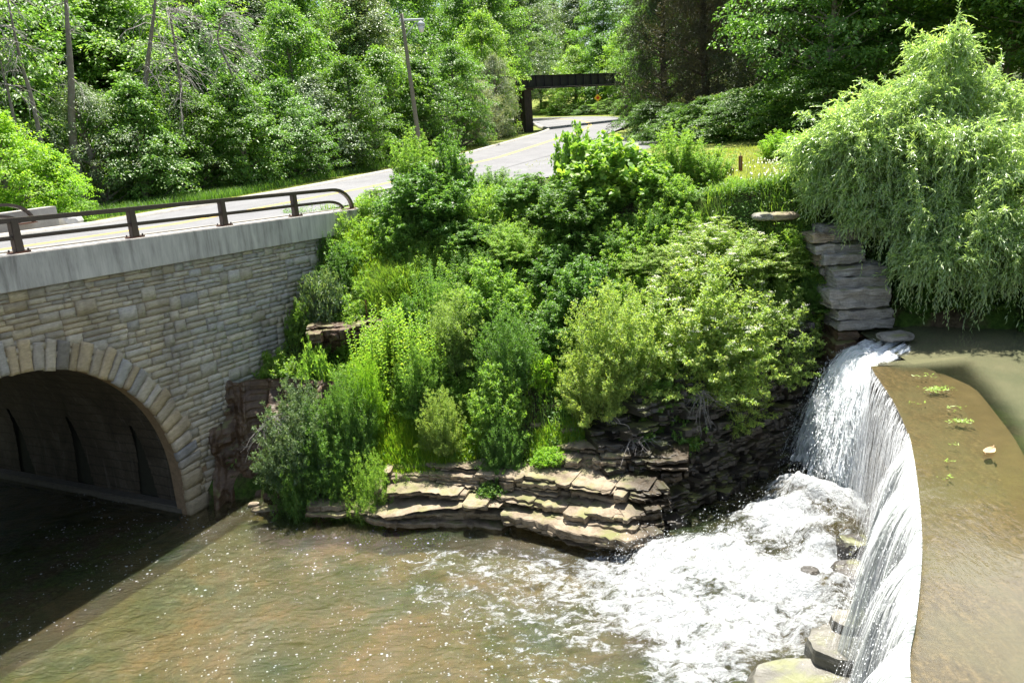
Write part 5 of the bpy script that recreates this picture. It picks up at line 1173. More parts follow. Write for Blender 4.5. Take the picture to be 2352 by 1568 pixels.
for a in [
 ('dogwood', 985, (560, 27.6), 385, 120, 'big glossy shrub with broad oval leaves just right of the bridge end', L_MD),
 ('upright', 965, (540, 28.6), 308, 62, 'tall light-topped shrub directly below the lamp pole, left peak', None),
 ('dogwood', 1050, (540, 28.8), 318, 58, 'tall darker shrub right beside the one below the lamp pole', L_MD),
 ('dogwood2', 930, (570, 26.8), 470, 65, 'bright green shrub against the end of the wooden rail', L_LT),
 ('dogwood2', 1080, (560, 26.5), 500, 90, 'low green shrub in the lap of the big glossy one', L_MD),
 ('upright', 1140, (520, 30.5), 385, 62, 'feathery low bush in the gap before the sunlit road', L_MD),
 ('dogwood2', 1225, (560, 27.4), 398, 95, 'broad mid-green shrub right of the road gap', L_MD),
 ('plain', 1190, (620, 25.5), 500, 95, 'loose green shrub on the upper slope under the road gap', L_LT),
 ('bigleaf', 1400, (560, 27.0), 318, 120, 'tangle of large pale heart-shaped leaves at the top of the bank', L_LT),
 ('bigleaf', 1330, (520, 27.6), 300, 60, 'slender big-leaved sprout poking up in front of the dark road shade', L_LT),
 ('bigleaf', 1495, (560, 26.4), 370, 75, 'right-hand lump of big drooping vine leaves', L_LT),
 ('dogwood', 1320, (600, 25.8), 420, 110, 'dark-hearted shrub below the large-leaved tangle', L_DK),
 ('upright', 1555, (560, 27.4), 290, 70, 'upright light-tipped shrub with the highest spires on the bank', None),
 ('upright', 1625, (560, 26.8), 335, 65, 'yellow-green upright shrub left of the two brown posts', L_LT),
 ('upright', 1685, (560, 25.8), 400, 38, 'lime shrub nearest the two brown posts', L_YL),
 ('spikes', 1600, (590, 25.5), 440, 70, 'stand of leafy spikes under the yellow-green upright shrub', None),
 ('spikes', 1500, (610, 25.2), 470, 70, 'stand of leafy spikes beneath the big drooping leaves', None),
 ('dogwood2', 1290, (680, 24.2), 560, 90, 'mid-slope shrub with pale upright tips', L_MD),
 ('upright', 1390, (640, 24.6), 520, 70, 'upright shrub in the middle of the slope, darker below', L_MD),
 ('dogwood', 1345, (740, 22.9), 590, 90, 'glossy shrub in the middle of the slope, left of the pale fine bush', L_MD),
 ('dogwood2', 1270, (800, 22.2), 690, 85, 'rounded shrub above the bare strip of rock steps', L_MD),
 ('plain', 1490, (680, 24.2), 555, 120, 'left shoulder of the great white-flowered thicket', L_TH),
 ('flowering', 1650, (700, 23.6), 500, 185, 'upper dome of the great thicket dotted with cream blossom', L_TH),
 ('flowering', 1750, (700, 23.4), 560, 105, 'blossoming bush beside the block wall, upper right of the thicket', L_TH),
 ('flowering', 1600, (860, 21.5), 590, 205, 'widest bush of the thicket, in the centre above the dark cliff', L_TH),
 ('flowering', 1745, (880, 22.2), 620, 140, 'thicket bush hanging over the dark cliff with cream flower heads', L_TH),
 ('plain', 1850, (800, 22.6), 620, 72, 'dark end of the thicket pressed against the block wall', L_DK),
 ('fine', 1420, (900, 20.9), 640, 140, 'pale fine-leaved bush with yellowish tips left of the thicket', L_TH),
 ('fine', 1370, (930, 20.3), 770, 95, 'fine-leaved bush at the top of the rock ledges', L_TH),
 ('fine', 1500, (960, 20.7), 800, 100, 'fine-leaved bush trailing bare twigs over the dark cliff', L_MD),
 ('flowering', 1650, (960, 21.2), 740, 125, 'lowest bush of the thicket with white blossom in front of the cliff', L_TH),
 ('dogwood2', 1130, (740, 23.0), 600, 95, 'bright shrub with nearly white upper leaves in mid-slope', L_LT),
 ('plain', 1060, (800, 22.4), 650, 95, 'soft green willowy shrub in mid-slope', L_TH),
 ('fine', 1170, (860, 21.3), 700, 90, 'soft green bush left of the bare strip of rock steps', L_MD),
 ('dogwood2', 1140, (960, 20.3), 830, 75, 'green bush beside the bare rock strip', L_LT),
 ('fine', 1150, (1020, 19.6), 940, 60, 'low green bush right above the second rock ledge', L_MD),
 ('plain', 690, (1010, 20.9), 850, 110, 'grey-green bush with bare twigs against the bridge wall', L_GR),
 ('plain', 755, (1060, 20.5), 900, 85, 'fresh green bush hanging to the river beside the grey-green one', L_MD),
 ('fine', 690, (1110, 20.2), 1010, 75, 'low dark fine-leaved bush over the brown wet rock face', L_MD),
 ('fine', 800, (960, 20.9), 840, 75, 'green bush in the foreground of the grassy slope', L_MD),
 ('fine', 850, (1110, 19.6), 1020, 75, 'bright low bush at the waterline left of the ledges', L_LT),
 ('fine', 775, (1130, 19.9), 1060, 55, 'small leafy bush trailing into the river left of the ledges', L_MD),
 ('herb', 1460, (990, 19.7), 930, 60, 'small leafy clump on the upper overhanging ledge', L_MD),
 ('herb', 1560, (975, 20.0), 930, 70, 'small leafy clump at the brink of the dark cliff', L_MD),
 ('arching', 720, (800, 22.9), 680, 80, 'yellow-green arching branch hanging before the dark hollow', L_LT),
 ('arching', 690, (700, 24.6), 640, 45, 'yellow-green sapling against the bridge stonework', L_LT),
 ('arching', 1245, (850, 21.3), 765, 62, 'lime-leaved sapling with feathery leaves above the rock steps', L_YL),
 ('upright', 745, (600, 26.6), 520, 28, 'thin weed growing up the bridge corner', L_MD),
 ('herb', 790, (600, 26.4), 550, 45, 'leafy weeds in the corner under the concrete beam end', L_MD),
 ('dogwood', 775, (640, 25.6), 580, 40, 'small dark bush at the corner of bridge wall and slope', L_DK),
 ('spikes2', 890, (800, 22.6), 700, 60, 'lime leafy spikes above the bright grass', L_LT),
 ('spikes2', 960, (840, 22.0), 720, 60, 'second patch of lime leafy spikes, further right', L_LT),
 ('spikes', 1010, (700, 24.0), 590, 60, 'dark leafy spikes beside the clump of arching grass', None),
 ('spikes', 1100, (640, 25.2), 560, 60, 'leafy spikes under the big glossy shrub', None),
 ('herb', 740, (660, 24.8), 620, 60, 'small weeds on the stony patch below the bridge corner', L_GR),
 ('upright', 1790, (480, 25.6), 425, 32, 'single weed clump in the sunny meadow', L_LT),
 ('fine', 1830, (580, 24.2), 480, 45, 'bush between the flat stones and the willow', L_MD),
 ('fine', 1865, (520, 24.6), 440, 40, 'small shrub tucked under the left edge of the willow', L_MD),
 ('upright', 1790, (385, 36.0), 300, 55, 'dry-tipped shrub at the meadow edge left of the willow', L_YL),
 ('dogwood', 2120, (740, 21.6), 600, 75, 'dark shrub at the pond edge under the willow, left one', L_DK),
 ('dogwood2', 2230, (740, 21.2), 580, 95, 'dark compound-leaved shrub at the pond edge in the middle', L_DK),
 ('dogwood', 2340, (740, 21.2), 600, 85, 'dark shrub at the pond edge by the right picture edge', L_DK),
 ('bigleaf', 2190, (620, 22.0), 570, 70, 'shaded sumac-like shrub under the willow skirt', L_DK),
 ('dogwood2', 2440, (740, 20.0), 600, 90, 'dark pond-edge shrub partly beyond the right picture edge', L_DK),
 ('fine', 1015, (980, 20.4), 880, 60, 'soft green shrub at the right edge of the bright grass', L_TH),
 ('plain', 975, (880, 21.5), 770, 75, 'loose yellow-green shrub above the bright grass', L_LT),
 ('dogwood2', 940, (760, 23.0), 675, 55, 'small broad-leaved shrub behind the silver-grey log', L_MD),
 ('fine', 840, (900, 21.3), 800, 55, 'rounded yellow-green shrub right of the dark hollow', L_YL),
 ('herb', 985, (1080, 18.9), 1045, 34, 'small weed tuft on the left part of the middle ledge', L_LT),
 ('herb', 1130, (1070, 19.0), 1030, 40, 'weed tuft over the joint between middle and upper ledge', L_MD),
 ('herb', 1260, (1060, 19.3), 1010, 42, 'bright weed tuft on top of the upper ledge', L_YL),
 ('herb', 930, (1100, 18.9), 1060, 38, 'weed tuft at the grassy left end of the ledges', L_YL),
]:
    key, bx, by, top, hw, lab, mt = a; sh(key, bx, by, top, hw, lab, mat=mt, dz=.25 if 'ledge' in lab and key == 'herb' else -.1)
# ------------------------------------------------------------------ willow
rgW = np.random.default_rng(77)
WB = np.array([13.1, 24.2, tz(13.1, 24.2)])
will = empty('willow_tree', WB, 0, 'big weeping willow with narrow silvery-green leaves trailing over the millpond', 'willow')
LB = [(2170, 110, 23.4, .8, 1.5), (2150, 200, 23.2, 1.2, 1.6), (2070, 240, 23.0, 1.2, 1.7), (2000, 262, 23.3, 1.0, 1.3), (1985, 310, 22.8, 1.2, 1.7), (1915, 320, 23.4, 1.1, 1.4), (1955, 390, 23.2, 1.1, 1.3), (1985, 400, 22.9, 1.2, 1.6), (2050, 360, 22.6, 1.5, 2.0), (2240, 200, 23.6, 1.1, 1.8), (2320, 255, 23.4, 1.3, 2.), (2200, 300, 22.4, 1.8, 2.0), (2310, 370, 21.9, 1.8, 2.1), (2120, 450, 22.1, 1.4, 2.3), (2260, 490, 21.3, 1.6, 2.6), (2180, 560, 21.2, 1.2, 2.0), (2330, 580, 21.0, 1.3, 1.9), (2010, 470, 22.5, .8, 1.3), (2360, 500, 21.0, 1.5, 2.2), (2440, 340, 23, 1.8, 2.2), (2480, 440, 21.5, 1.8, 2.4), (1895, 340, 24.4, .9, 1.2), (1905, 430, 23.2, .7, 1.2), (2100, 300, 22.6, 1.4, 1.7), (2010, 290, 22.7, 1.3, 1.6)]
PP, DD, NN = [], [], []; lim = MB(); tw_ = MB()
def bez(a, b, c, n=8):
    t = np.linspace(0, 1, n)[:, None]; return (1-t)**2*a+2*t*(1-t)*b+t*t*c
for (px_, py_, Yd, rx, ln) in LB:
    pk = WY(px_, py_, Yd)-WB; mid = pk*.45+np.array([0, 0, pk[2]*.25]); pts = bez(np.array([0, 0, .6]), mid, pk, 9); lim.tube(pts, list(np.linspace(.11, .018, 9)), 6, cap=False)
    m = int((96+110*(py_ > 430))*rx); a = rgW.uniform(0, 2*math.pi, m); q = rgW.random(m)**.6
    o = np.stack([np.cos(a), np.sin(a), np.zeros(m)], 1); s0 = pk+o*(q*rx*.35)[:, None]+np.array([0, 0, 1.])*(-.25*q+rgW.normal(0, .12, m))[:, None]
    k = 42; u = np.linspace(0, 1, k)[None]; L_ = ln*rgW.uniform(.25, 1.0, m)[:, None]; out = rx*rgW.uniform(.25, .95, m)[:, None]; upb = np.where(rgW.random(m) < .07, rgW.uniform(.9, 1.5, m), rgW.uniform(.1, .8, m))[:, None]
    P = s0[:, None]+o[:, None]*(out*(1-(1-u)**2.0))[..., None]+np.array([0, 0, 1.])*(upb*u*1.2-L_*u**2.1)[..., None]
    P[..., 0] += -.13*(u**1.5)*rgW.uniform(.2, 1.6, (m, 1)); P += rgW.normal(0, .012, P.shape)
    T = unit(np.gradient(P, axis=1)); sdv = unit(np.cross(T, rgW.normal(0, 1, T.shape)))
    D = unit(T*1.0+sdv*.55+np.array([0, 0, -.1])); PP.append(P[:, 4:].reshape(-1, 3)); DD.append(D[:, 4:].reshape(-1, 3)); NN.append((rgW.normal(0, .5, P[:, 4:].shape)+np.array([0, -.25, 1.])+o[:, None]*.4).reshape(-1, 3))
    # short side sprigs that stand off the strand
    kk = rgW.integers(6, k-8, (m, 7)); A_ = P[np.arange(m)[:, None], kk]; dd = unit(o[:, None]*.5+rgW.normal(0, .55, (m, 7, 3))+np.array([-.2, -.1, .25])); ls = rgW.uniform(.15, .5, (m, 7, 1, 1)); g = np.linspace(.1, 1, 9)[None, None, :, None]
    SP = A_[:, :, None]+dd[:, :, None]*ls*g+np.array([0, 0, -.35])*ls*g**2; ST = unit(dd[:, :, None]-np.array([0, 0, .7])*g+rgW.normal(0, .35, SP.shape)); PP.append(SP.reshape(-1, 3)); DD.append(ST.reshape(-1, 3)); NN.append((rgW.normal(0, .6, SP.shape)+np.array([0, -.2, 1.])).reshape(-1, 3))
    for i in range(0, m, 5): tw_.tube(P[i, ::7], list(np.linspace(.008, .002, len(P[i, ::7]))), 3, cap=False)
P = np.concatenate(PP); V, F, rnd = leafmesh('l', P, np.concatenate(DD), np.concatenate(NN), .13, .030, rgW, .2)
link('crown', npmesh('crown', V, F, {'rnd': rnd}), L_WI, will)
MB().tube([(0, 0, -.4), (-.05, -.1, .8), (-.2, -.2, 2.0)], [.34, .28, .2], 10).build('trunk', BARKG, will, smooth=True)
me = bpy.data.meshes.new('limbs'); me.from_pydata(lim.v, [], lim.f); link('limbs', me, BARKG, will)
me = bpy.data.meshes.new('twigs'); me.from_pydata(tw_.v, [], tw_.f); link('twigs', me, simple('willow_twig', (.32, .30, .12), .7, .3, .2, 10), will)
# ------------------------------------------------------------------ grass and ground cover
def blades(name, P, H_, Wd, mat, rg, bend=.5):
    n = len(P); az = rg.uniform(0, 2*math.pi, n); o = np.stack([np.cos(az), np.sin(az), np.zeros(n)], 1); s = np.stack([-np.sin(az), np.cos(az), np.zeros(n)], 1)
    bd = (bend*rg.uniform(.2, 1.3, n)*H_)[:, None]; h = H_[:, None]; w = (Wd*rg.uniform(.7, 1.3, n))[:, None]; z = np.array([0, 0, 1.])
    V = np.stack([P-s*w*.5, P+s*w*.5, P+o*bd*.3+z*h*.55-s*w*.42, P+o*bd*.3+z*h*.55+s*w*.42, P+o*bd+z*h*(.95-.25*bd/h)], 1).reshape(-1, 3)
    f = np.array([[0, 1, 3], [0, 3, 2], [2, 3, 4]]); F = (f[None]+np.arange(n)[:, None, None]*5).reshape(-1, 3)
    return link(name, npmesh(name, V, F, {'rnd': np.repeat(rg.random(n), 5)}), mat)
rgG = np.random.default_rng(55)
def bank_pts(n, t0, t1, x0=-8.2, x1=9., thr=-1, sc=1.):
    x = rgG.uniform(x0, x1, n); t = rgG.uniform(t0, t1, n); y = np.interp(x, SX, SY)+t*(np.interp(x, TX, TY)-np.interp(x, SX, SY))
    s, w = sw(x, y); k = (noise(x*sc, y*sc, 0, 7) > thr)&((w < .0)|(s > 12.8)); x, y = x[k], y[k]
    return np.column_stack([x, y, height(x, y)])
P = bank_pts(34000, .06, 1.25, thr=-.25); tag(blades('tall_grass', P, rgG.uniform(.2, .6, len(P)), .016, L_GD, rgG, .55), kind='stuff')
def zone(px_, py_, rad, n, hmin, hmax, y0=15.):
    c = ongr(px_, py_, y0); a = rgG.uniform(0, 6.283, n); q = np.sqrt(rgG.random(n))*rad; x = c[0]+np.cos(a)*q; y = c[1]+np.sin(a)*q
    s, w = sw(x, y); k = (w < 0)|(s > 12.8); x, y = x[k], y[k]; return np.column_stack([x, y, height(x, y)]), rgG.uniform(hmin, hmax, len(x))
ZP, ZH = [], []
for (a, b, r_, n, h0, h1) in [(870, 830, .9, 6000, .3, .8), (900, 900, 1.0, 8000, .25, .7), (930, 980, 1.0, 8000, .2, .6), (900, 1060, .9, 5000, .2, .5), (850, 1010, .8, 5000, .2, .5), (860, 960, .9, 4000, .2, .5), (980, 1020, .9, 4000, .2, .45), (1060, 1010, .8, 3000, .2, .4), (1260, 1040, .5, 1500, .12, .3), (1330, 1020, .5, 1500, .12, .3), (880, 1060, .8, 3500, .15, .4), (1440, 1010, .5, 1200, .12, .3), (800, 780, .5, 1500, .2, .5), (940, 800, .6, 3000, .3, .6)]:
    p, h_ = zone(a, b, r_, n, h0, h1); ZP.append(p); ZH.append(h_)
tag(blades('bright_grass', np.concatenate(ZP), np.concatenate(ZH), .016, L_GS, rgG, .5), kind='stuff')
p, h_ = zone(905, 690, .85, 3800, .5, 1.1); tag(blades('arching_grass', p, h_, .022, L_GD, rgG, .85), kind='stuff')
ZP, ZH = [], []
for (a, b, r_, n, h0, h1) in [(850, 620, 1.0, 3500, .3, .8), (930, 640, .9, 1800, .4, .9), (800, 560, .7, 1600, .2, .5)]:
    p, h_ = zone(a, b, r_, n, h0, h1); ZP.append(p); ZH.append(h_)
tag(blades('corner_grass', np.concatenate(ZP), np.concatenate(ZH), .014, L_GS, rgG, .5), kind='stuff')
# leafy undergrowth, knee to hip high, all over the slope
P0_ = bank_pts(1150, .10, 1.15, thr=-.7); VV, FF, RR, off_ = [], [], [], 0
for i, p in enumerate(P0_):
    if (p[0] > 5.8 and p[2] > 5.6): continue
    if (p[0] > -4.5 and p[0] < 3 and p[2] < 1.9) or (abs(p[0]-.6) < .7 and p[2] < 3.3): continue
    v, f, r_, _ = shrub_geo(int(900+i), rgG.uniform(.35, 1.15), rgG.uniform(.3, .65), 10, nodes=7, tw=3, lpt=4, L=.075, Wd=.032, twl=.2, hmin=.5)
    VV.append(v+p); FF.append(f+off_); RR.append(r_); off_ += len(v)
tag(link('undergrowth', npmesh('undergrowth', np.concatenate(VV), np.concatenate(FF), {'rnd': np.concatenate(RR)}), L_LT), kind='stuff')
# leafy ground cover over the slope
P = bank_pts(90000, .05, 1.2, thr=-.35, sc=1.7); P[:, 2] += np.abs(rgG.normal(0, .14, len(P))); n = len(P)
D = rgG.normal(0, 1, (n, 3)); D[:, 2] *= .3; N = rgG.normal(0, .4, (n, 3))+np.array([0, -.2, 1.]); V, F, rnd = leafmesh('g', P, D, N, .085, .042, rgG, .2)
tag(link('ground_cover', npmesh('ground_cover', V, F, {'rnd': rnd}), L_MD), kind='stuff')
# mown grass of the verge and the meadow
n = 60000; x = rgG.uniform(4, 24, n); y = rgG.uniform(24, 48, n); k = (y > np.interp(x, TX, TY)+.1)&(road_dist(x, y) > 4.6); P = np.column_stack([x, y, height(x, y)])[k]
tag(blades('meadow_grass', P, rgG.uniform(.05, .16, len(P))*(1+1.2*(noise(P[:, 0]*.6, P[:, 1]*.6, 0, 3) > .25)), .018, L_VG, rgG, .6), kind='stuff')
i = rgG.integers(20, 88, 52000); o = 4.5+rgG.random(52000)**.8*6.5; P = np.column_stack([RCs[i]+RN[i]*o[:, None]+RT[i]*rgG.uniform(-.9, .9, 52000)[:, None], np.zeros(52000)]); P[:, 2] = height(P[:, 0], P[:, 1])
k = o < 7.6; tag(blades('verge_grass', P[k], rgG.uniform(.02, .06, int(k.sum())), .02, L_VG, rgG, .6), kind='stuff'); tag(blades('rough_grass', P[~k], rgG.uniform(.2, .6, int((~k).sum())), .02, L_DK, rgG, .5), kind='stuff')
n = 26000; px_ = rgG.uniform(1.5, 34, n); y = rgG.uniform(29, 75, n); k = (road_dist(px_, y) > 4.6); P = np.column_stack([px_, y, height(px_, y)])[k]
tag(blades('meadow_grass', P, rgG.uniform(.04, .12, len(P)), .022, L_VG, rgG, .6), kind='stuff')
# white clover-like flower heads in the meadow
n = 500; x = rgG.uniform(7.2, 11, n); y = rgG.uniform(24.5, 34, n); k = noise(x*.8, y*.8, 0, 2) > .1; P = np.column_stack([x, y, height(x, y)+rgG.uniform(.15, .4, n)])[k]
V, F = drops(P, np.full(len(P), .034)); tag(link('meadow_flowers', npmesh('meadow_flowers', V, F), FLW), kind='stuff')
# ------------------------------------------------------------------ street lamp
GPOLE = simple('weathered_pole', (.19, .17, .13), .85, .25, .2, 6); LMET = simple('painted_metal', (.42, .45, .46), .45, .5, .1, 5)
y = 58.; b = WY(969, 372, y); b[2] = tz(b[0], b[1]); topp = WY(922, 32, y-.6)
lamp = empty('street_lamp', b, 0, 'tall leaning grey pole with a short arm and hanging lantern beside the road', 'street lamp')
ax = topp-b; mb = MB(); pts = [b+ax*k for k in np.linspace(-.02, 1, 8)]; mb.tube(pts, list(np.linspace(.17, .11, 8)), 10); mb.build('pole', GPOLE, lamp, org=b, smooth=True)
a0 = WY(918, 47, y-.6); a1 = WY(973, 45, y-.6); MB().tube([a0, a1], .07, 8).build('arm', LMET, lamp, org=b)
MB().tube([WY(933, 82, y-.6), WY(957, 50, y-.6)], .035, 6).build('brace', LMET, lamp, org=b)
c = WY(966, 50, y-.6); c[2] -= 0
hd = MB(); n = 12
def ring_stack(mb, c, prof, n=12):
    vs = [(c[0]+r*math.cos(2*math.pi*k/n), c[1]+r*math.sin(2*math.pi*k/n), c[2]+z) for r, z in prof for k in range(n)]; m = len(prof)
    mb.add(vs, [(i*n+k, i*n+(k+1) % n, (i+1)*n+(k+1) % n, (i+1)*n+k) for i in range(m-1) for k in range(n)]+[tuple(range(n-1, -1, -1)), tuple((m-1)*n+k for k in range(n))])
ring_stack(hd, c, [(.05, .05), (.16, .0), (.26, -.12), (.27, -.25)]); hd.build('lamp_hood', LMET, lamp, org=b, smooth=True)
g = MB(); ring_stack(g, c, [(.24, -.255), (.20, -.45), (.15, -.62), (.08, -.66)]); g.build('lantern_glass', simple('frosted_glass', (.62, .60, .62), .25, .6, .05, 4), lamp, org=b, smooth=True)
# ------------------------------------------------------------------ railway overpass
STEEL = simple('black_steel', (.022, .022, .024), .55, .4, .3, 1.5); PIERM = simple('dark_timber', (.05, .042, .036), .85, .2, .35, 2)
Yo = 94.; gl = WY(1216, 190, Yo); gr_ = WY(1392, 180, Yo+7); gl2 = WY(1130, 196, Yo-4); gr2 = gr_+(gr_-gl)*.7; gr2[2] = gr_[2]
over = empty('railway_overpass', (gl[0], gl[1], tz(gl[0], gl[1])), 0, 'black steel railway bridge crossing the road on dark piers between the trees', 'overpass'); oo = np.array([gl[0], gl[1], tz(gl[0], gl[1])])
dv = unit(gr_-gl); dv[2] = 0; dv = unit(dv); pv = np.array([-dv[1], dv[0], 0]); Lg = np.linalg.norm(gr2-gl2)
ctr = (gl2+gr2)/2; ctr[2] = (gl[2]+gr_[2])/2
for k_, (o_, nm) in enumerate([(0, 'girder'), (3.4, 'girder')]):
    q = ctr+pv*o_; mb = MB(); mb.box(q, (Lg, .14, 1.15), [dv, pv, up]); mb.box(q+up*.60, (Lg, .5, .06), [dv, pv, up]); mb.box(q-up*.60, (Lg, .5, .06), [dv, pv, up])
    for k in range(22): mb.box(q-dv*(Lg/2-.4-k*(Lg-.8)/21)-pv*.13, (.09, .14, 1.12), [dv, pv, up])
    mb.build(nm, STEEL, over, org=oo)
MB().box(ctr+pv*1.7+up*.30, (Lg, 3.2, .3), [dv, pv, up]).build('track_deck', PIERM, over, org=oo)
def pier(px_, Y_, w_):
    c = WY(px_, 297, Y_); g = tz(c[0], c[1])-.3; t_ = ctr[2]-.63; mb = MB(); mb.box([c[0], c[1], (g+t_)/2], (w_, .7, t_-g), [dv, pv, up])
    for k in (-1, 0, 1): mb.box([c[0]+dv[0]*w_*.33*k, c[1]+dv[1]*w_*.33*k-.40, (g+t_)/2], (w_*.2, .1, t_-g), [dv, pv, up])
    mb.box([c[0], c[1], t_-.15], (w_*1.5, .95, .28), [dv, pv, up]); mb.build('pier', PIERM, over, org=oo)
pier(1214, Yo+.2, .85); pier(1193, Yo+3.5, .8); pier(1446, Yo+1.5, .6); pier(1465, Yo+5, .6)
# ------------------------------------------------------------------ road sign, utility pole
c = WY(1373, 225, 128.); g = tz(c[0], c[1]); sign = empty('road_sign', (c[0], c[1], g), 0, 'small yellow diamond warning sign with a red disc, beyond the overpass', 'road sign')
mb = MB(); mb.tube([(0, .06, -.2), (0, .06, c[2]-g+.3)], .05, 8); mb.build('post', simple('sign_post', (.30, .28, .24), .8), sign)
mb = MB(); h_ = .56; zc_ = c[2]-g; mb.add([(-h_, -.02, zc_), (0, -.02, zc_-h_), (h_, -.02, zc_), (0, -.02, zc_+h_), (-h_, .01, zc_), (0, .01, zc_-h_), (h_, .01, zc_), (0, .01, zc_+h_)], [(0, 1, 2, 3), (7, 6, 5, 4), (0, 4, 5, 1), (1, 5, 6, 2), (2, 6, 7, 3), (3, 7, 4, 0)])
pn = mb.build('sign_plate', simple('sign_yellow', (.85, .50, .03), .5, .4, .05), sign)
mb = MB(); mb.add([(.22*math.cos(a), -.027, zc_+.22*math.sin(a)) for a in np.linspace(0, 2*math.pi, 20)[:-1]], [tuple(range(18, -1, -1))]); mb.build('red_disc', simple('sign_red', (.62, .05, .02), .5, .4, .05), pn)
c = WY(1372, 240, 131.); g = tz(c[0], c[1]); up_ = empty('utility_pole', (c[0], c[1], g), 0, 'plain grey wooden pole standing right behind the yellow diamond sign', 'utility pole')
MB().tube([(0, 0, -.3), (0, 0, 6)], [.13, .10], 8).build('pole', GPOLE, up_); MB().tube([(-.7, 0, 5.5), (.7, 0, 5.5)], .05, 6).build('crossarm', GPOLE, up_)
# ------------------------------------------------------------------ wooden guide rail, posts, wall, drain
WOOD = simple('grey_weathered_wood', (.40, .38, .34), .9, .2, .35, 7); RWOOD = simple('reddish_wood', (.20, .085, .04), .85, .2, .3, 6)
p0 = WY(862, 478, 29.6); g = tz(p0[0], p0[1]); gr0 = empty('guide_rail', (p0[0], p0[1], g), 0, 'weathered timber guide rail on a squat post at the bridge end, mostly hidden by leaves', 'guide rail')
e = HD*1.0; MB().box((0, 0, .35), (.2, .2, .95), [HD, ND, up]).build('post', WOOD, gr0, .01); MB().box(tuple(HD*3.4+up*0), (.2, .2, .9), [HD, ND, up]).build('post', WOOD, gr0, .01)
MB().box(tuple(HD*1.7+up*.72-ND*.02), (4.0, .28, .12), [HD, ND, up]).build('rail', WOOD, gr0, .012)
for (px_, py_, hh, lab) in [(1807, 407, .62, 'taller of two reddish-brown wooden posts in the sunny meadow, metal strip on its side'), (1785, 428, .42, 'shorter of two reddish-brown wooden posts, half hidden by lime leaves')]:
    c = ongr(px_/1.0633 if False else px_*1.0-98+0, py_, 20.) if False else None
for (px_, Y_, z1, lab) in [(1701, 32.5, 358, 'taller of two reddish-brown wooden posts in the sunny meadow'), (1681, 30.5, 386, 'shorter reddish-brown post, half hidden by lime leaves')]:
    tp = WY(px_, z1, Y_); g = tz(tp[0], Y_); o = empty('wooden_post', (tp[0], Y_, g), 0, lab, 'post', 'brown meadow posts')
    h_ = tp[2]-g; MB().box((0, 0, h_/2), (.13, .13, h_)).build('post_body', RWOOD, o, .012); MB().box((-.03, -.07, h_*.75), (.02, .015, h_*.5+.25)).build('metal_strip', simple('thin_steel', (.15, .13, .12), .5, .5), o)
bk = B(fs_+.6, 11.35, float(fz(fs_))); 
o = empty('concrete_wing_wall', B(fs_+.2, 11.6, 0)+up*6.4, 0, 'pale concrete wall end behind the far railing', 'wall')
MB().box(HD*-3+up*.75, (8., .45, 1.1), [HD, ND, up]).build('wall_body', CONC, o, .02)
boulder('white_rock', B(fs_+1.8, 11.9, 7.05), (.65, .45, .34), 61, simple('white_rock', (.62, .60, .56), .85), 'white rock lying on the verge beside the far railing end', 'rock', sub=3)
p = B(10.2, 9.15, 0); o = empty('storm_drain', (p[0], p[1], float(prof(p[1]))), 0, 'dark rusty storm drain grate at the far kerb', 'drain')
MB().box((0, 0, .012), (1.0, .42, .02), [HD, ND, up]).build('grate_frame', RUST, o); 
for k in range(7): MB().box(tuple(HD*(-.4+.133*k)+up*.026), (.05, .36, .012), [HD, ND, up]).build('bar', simple('iron', (.05, .04, .035), .6) if k == 0 else bpy.data.materials['iron'], o)
# ------------------------------------------------------------------ weathered log and iron rod on the outcrop
c = ongr(885, 748); lg = empty('weathered_log', c, 0, 'split silver-grey log end lying on the slope above the bright grass', 'log')
mb = MB(); a0 = WY(845, 738, c[1]+.05)-c; a1 = WY(928, 736, c[1]-.05)-c; mb.tube([a0+(a1-a0)*k for k in (0, .3, .6, 1)], [.10, .105, .10, .09], 14); mb.build('log_body', simple('silver_wood', (.50, .47, .42), .9, .2, .35, 5), lg)
tp = WY(838, 690, c[1]-.1); o = empty('iron_rod', (tp[0], tp[1], tz(tp[0], tp[1])-.1), 0, 'dark rusty iron rod upright at the left end of the grey log', 'rod'); MB().tube([(0, 0, 0), (.02, 0, tp[2]-tz(tp[0], tp[1])+.1)], .022, 6).build('rod', RUST, o)
# ------------------------------------------------------------------ grey dead branches and bare trunks in the left wood
def dead(px_, Yd, pts, seed, label, r=.07, ntw=26, tl=1.9, droop=.9, name='dead_tree'):
    rg = np.random.default_rng(seed); P = [WY(a, b, Yd) for a, b in pts]; b0 = P[0].copy(); b0[2] = tz(b0[0], b0[1])-.1; P = [b0]+P
    o = empty(name, b0, 0, label, 'dead tree', 'bare and dead trees in the left wood'); Q = smooth_poly3([p-b0 for p in P]); rr = np.linspace(r*1.6, r*.4, len(Q))
    MB().tube(Q, list(rr), 7).build('trunk', BARKG, o, smooth=True)
    n0 = int(len(Q)*.45); mb = MB()
    for k in range(ntw):
        s = Q[rg.integers(n0, len(Q))]; d = unit(np.array([rg.uniform(-.2, 1.0)*droop+rg.normal(0, .25), rg.normal(0, .5)-.4, rg.normal(.05, .3)])); L = tl*rg.uniform(.5, 1.1)
        def pth(s, d, L, n=7, g=.5):
            t = np.linspace(0, 1, n)[:, None]; return s+d*L*t+np.array([0, 0, -g*L])*t**2+np.cumsum(rg.normal(0, .03*L, (n, 3)), 0)*.6
        q = pth(s, d, L); mb.tube(q, list(np.linspace(.028, .006, 7)), 4, cap=False)
        for j in range(8):
            s2 = q[rg.integers(1, 7)]; d2 = unit(d+rg.normal(0, .55, 3)); mb.tube(pth(s2, d2, L*rg.uniform(.25, .5), 5, .6), list(np.linspace(.012, .004, 5)), 3, cap=False)
    mb.build('branches', DEADW, o)
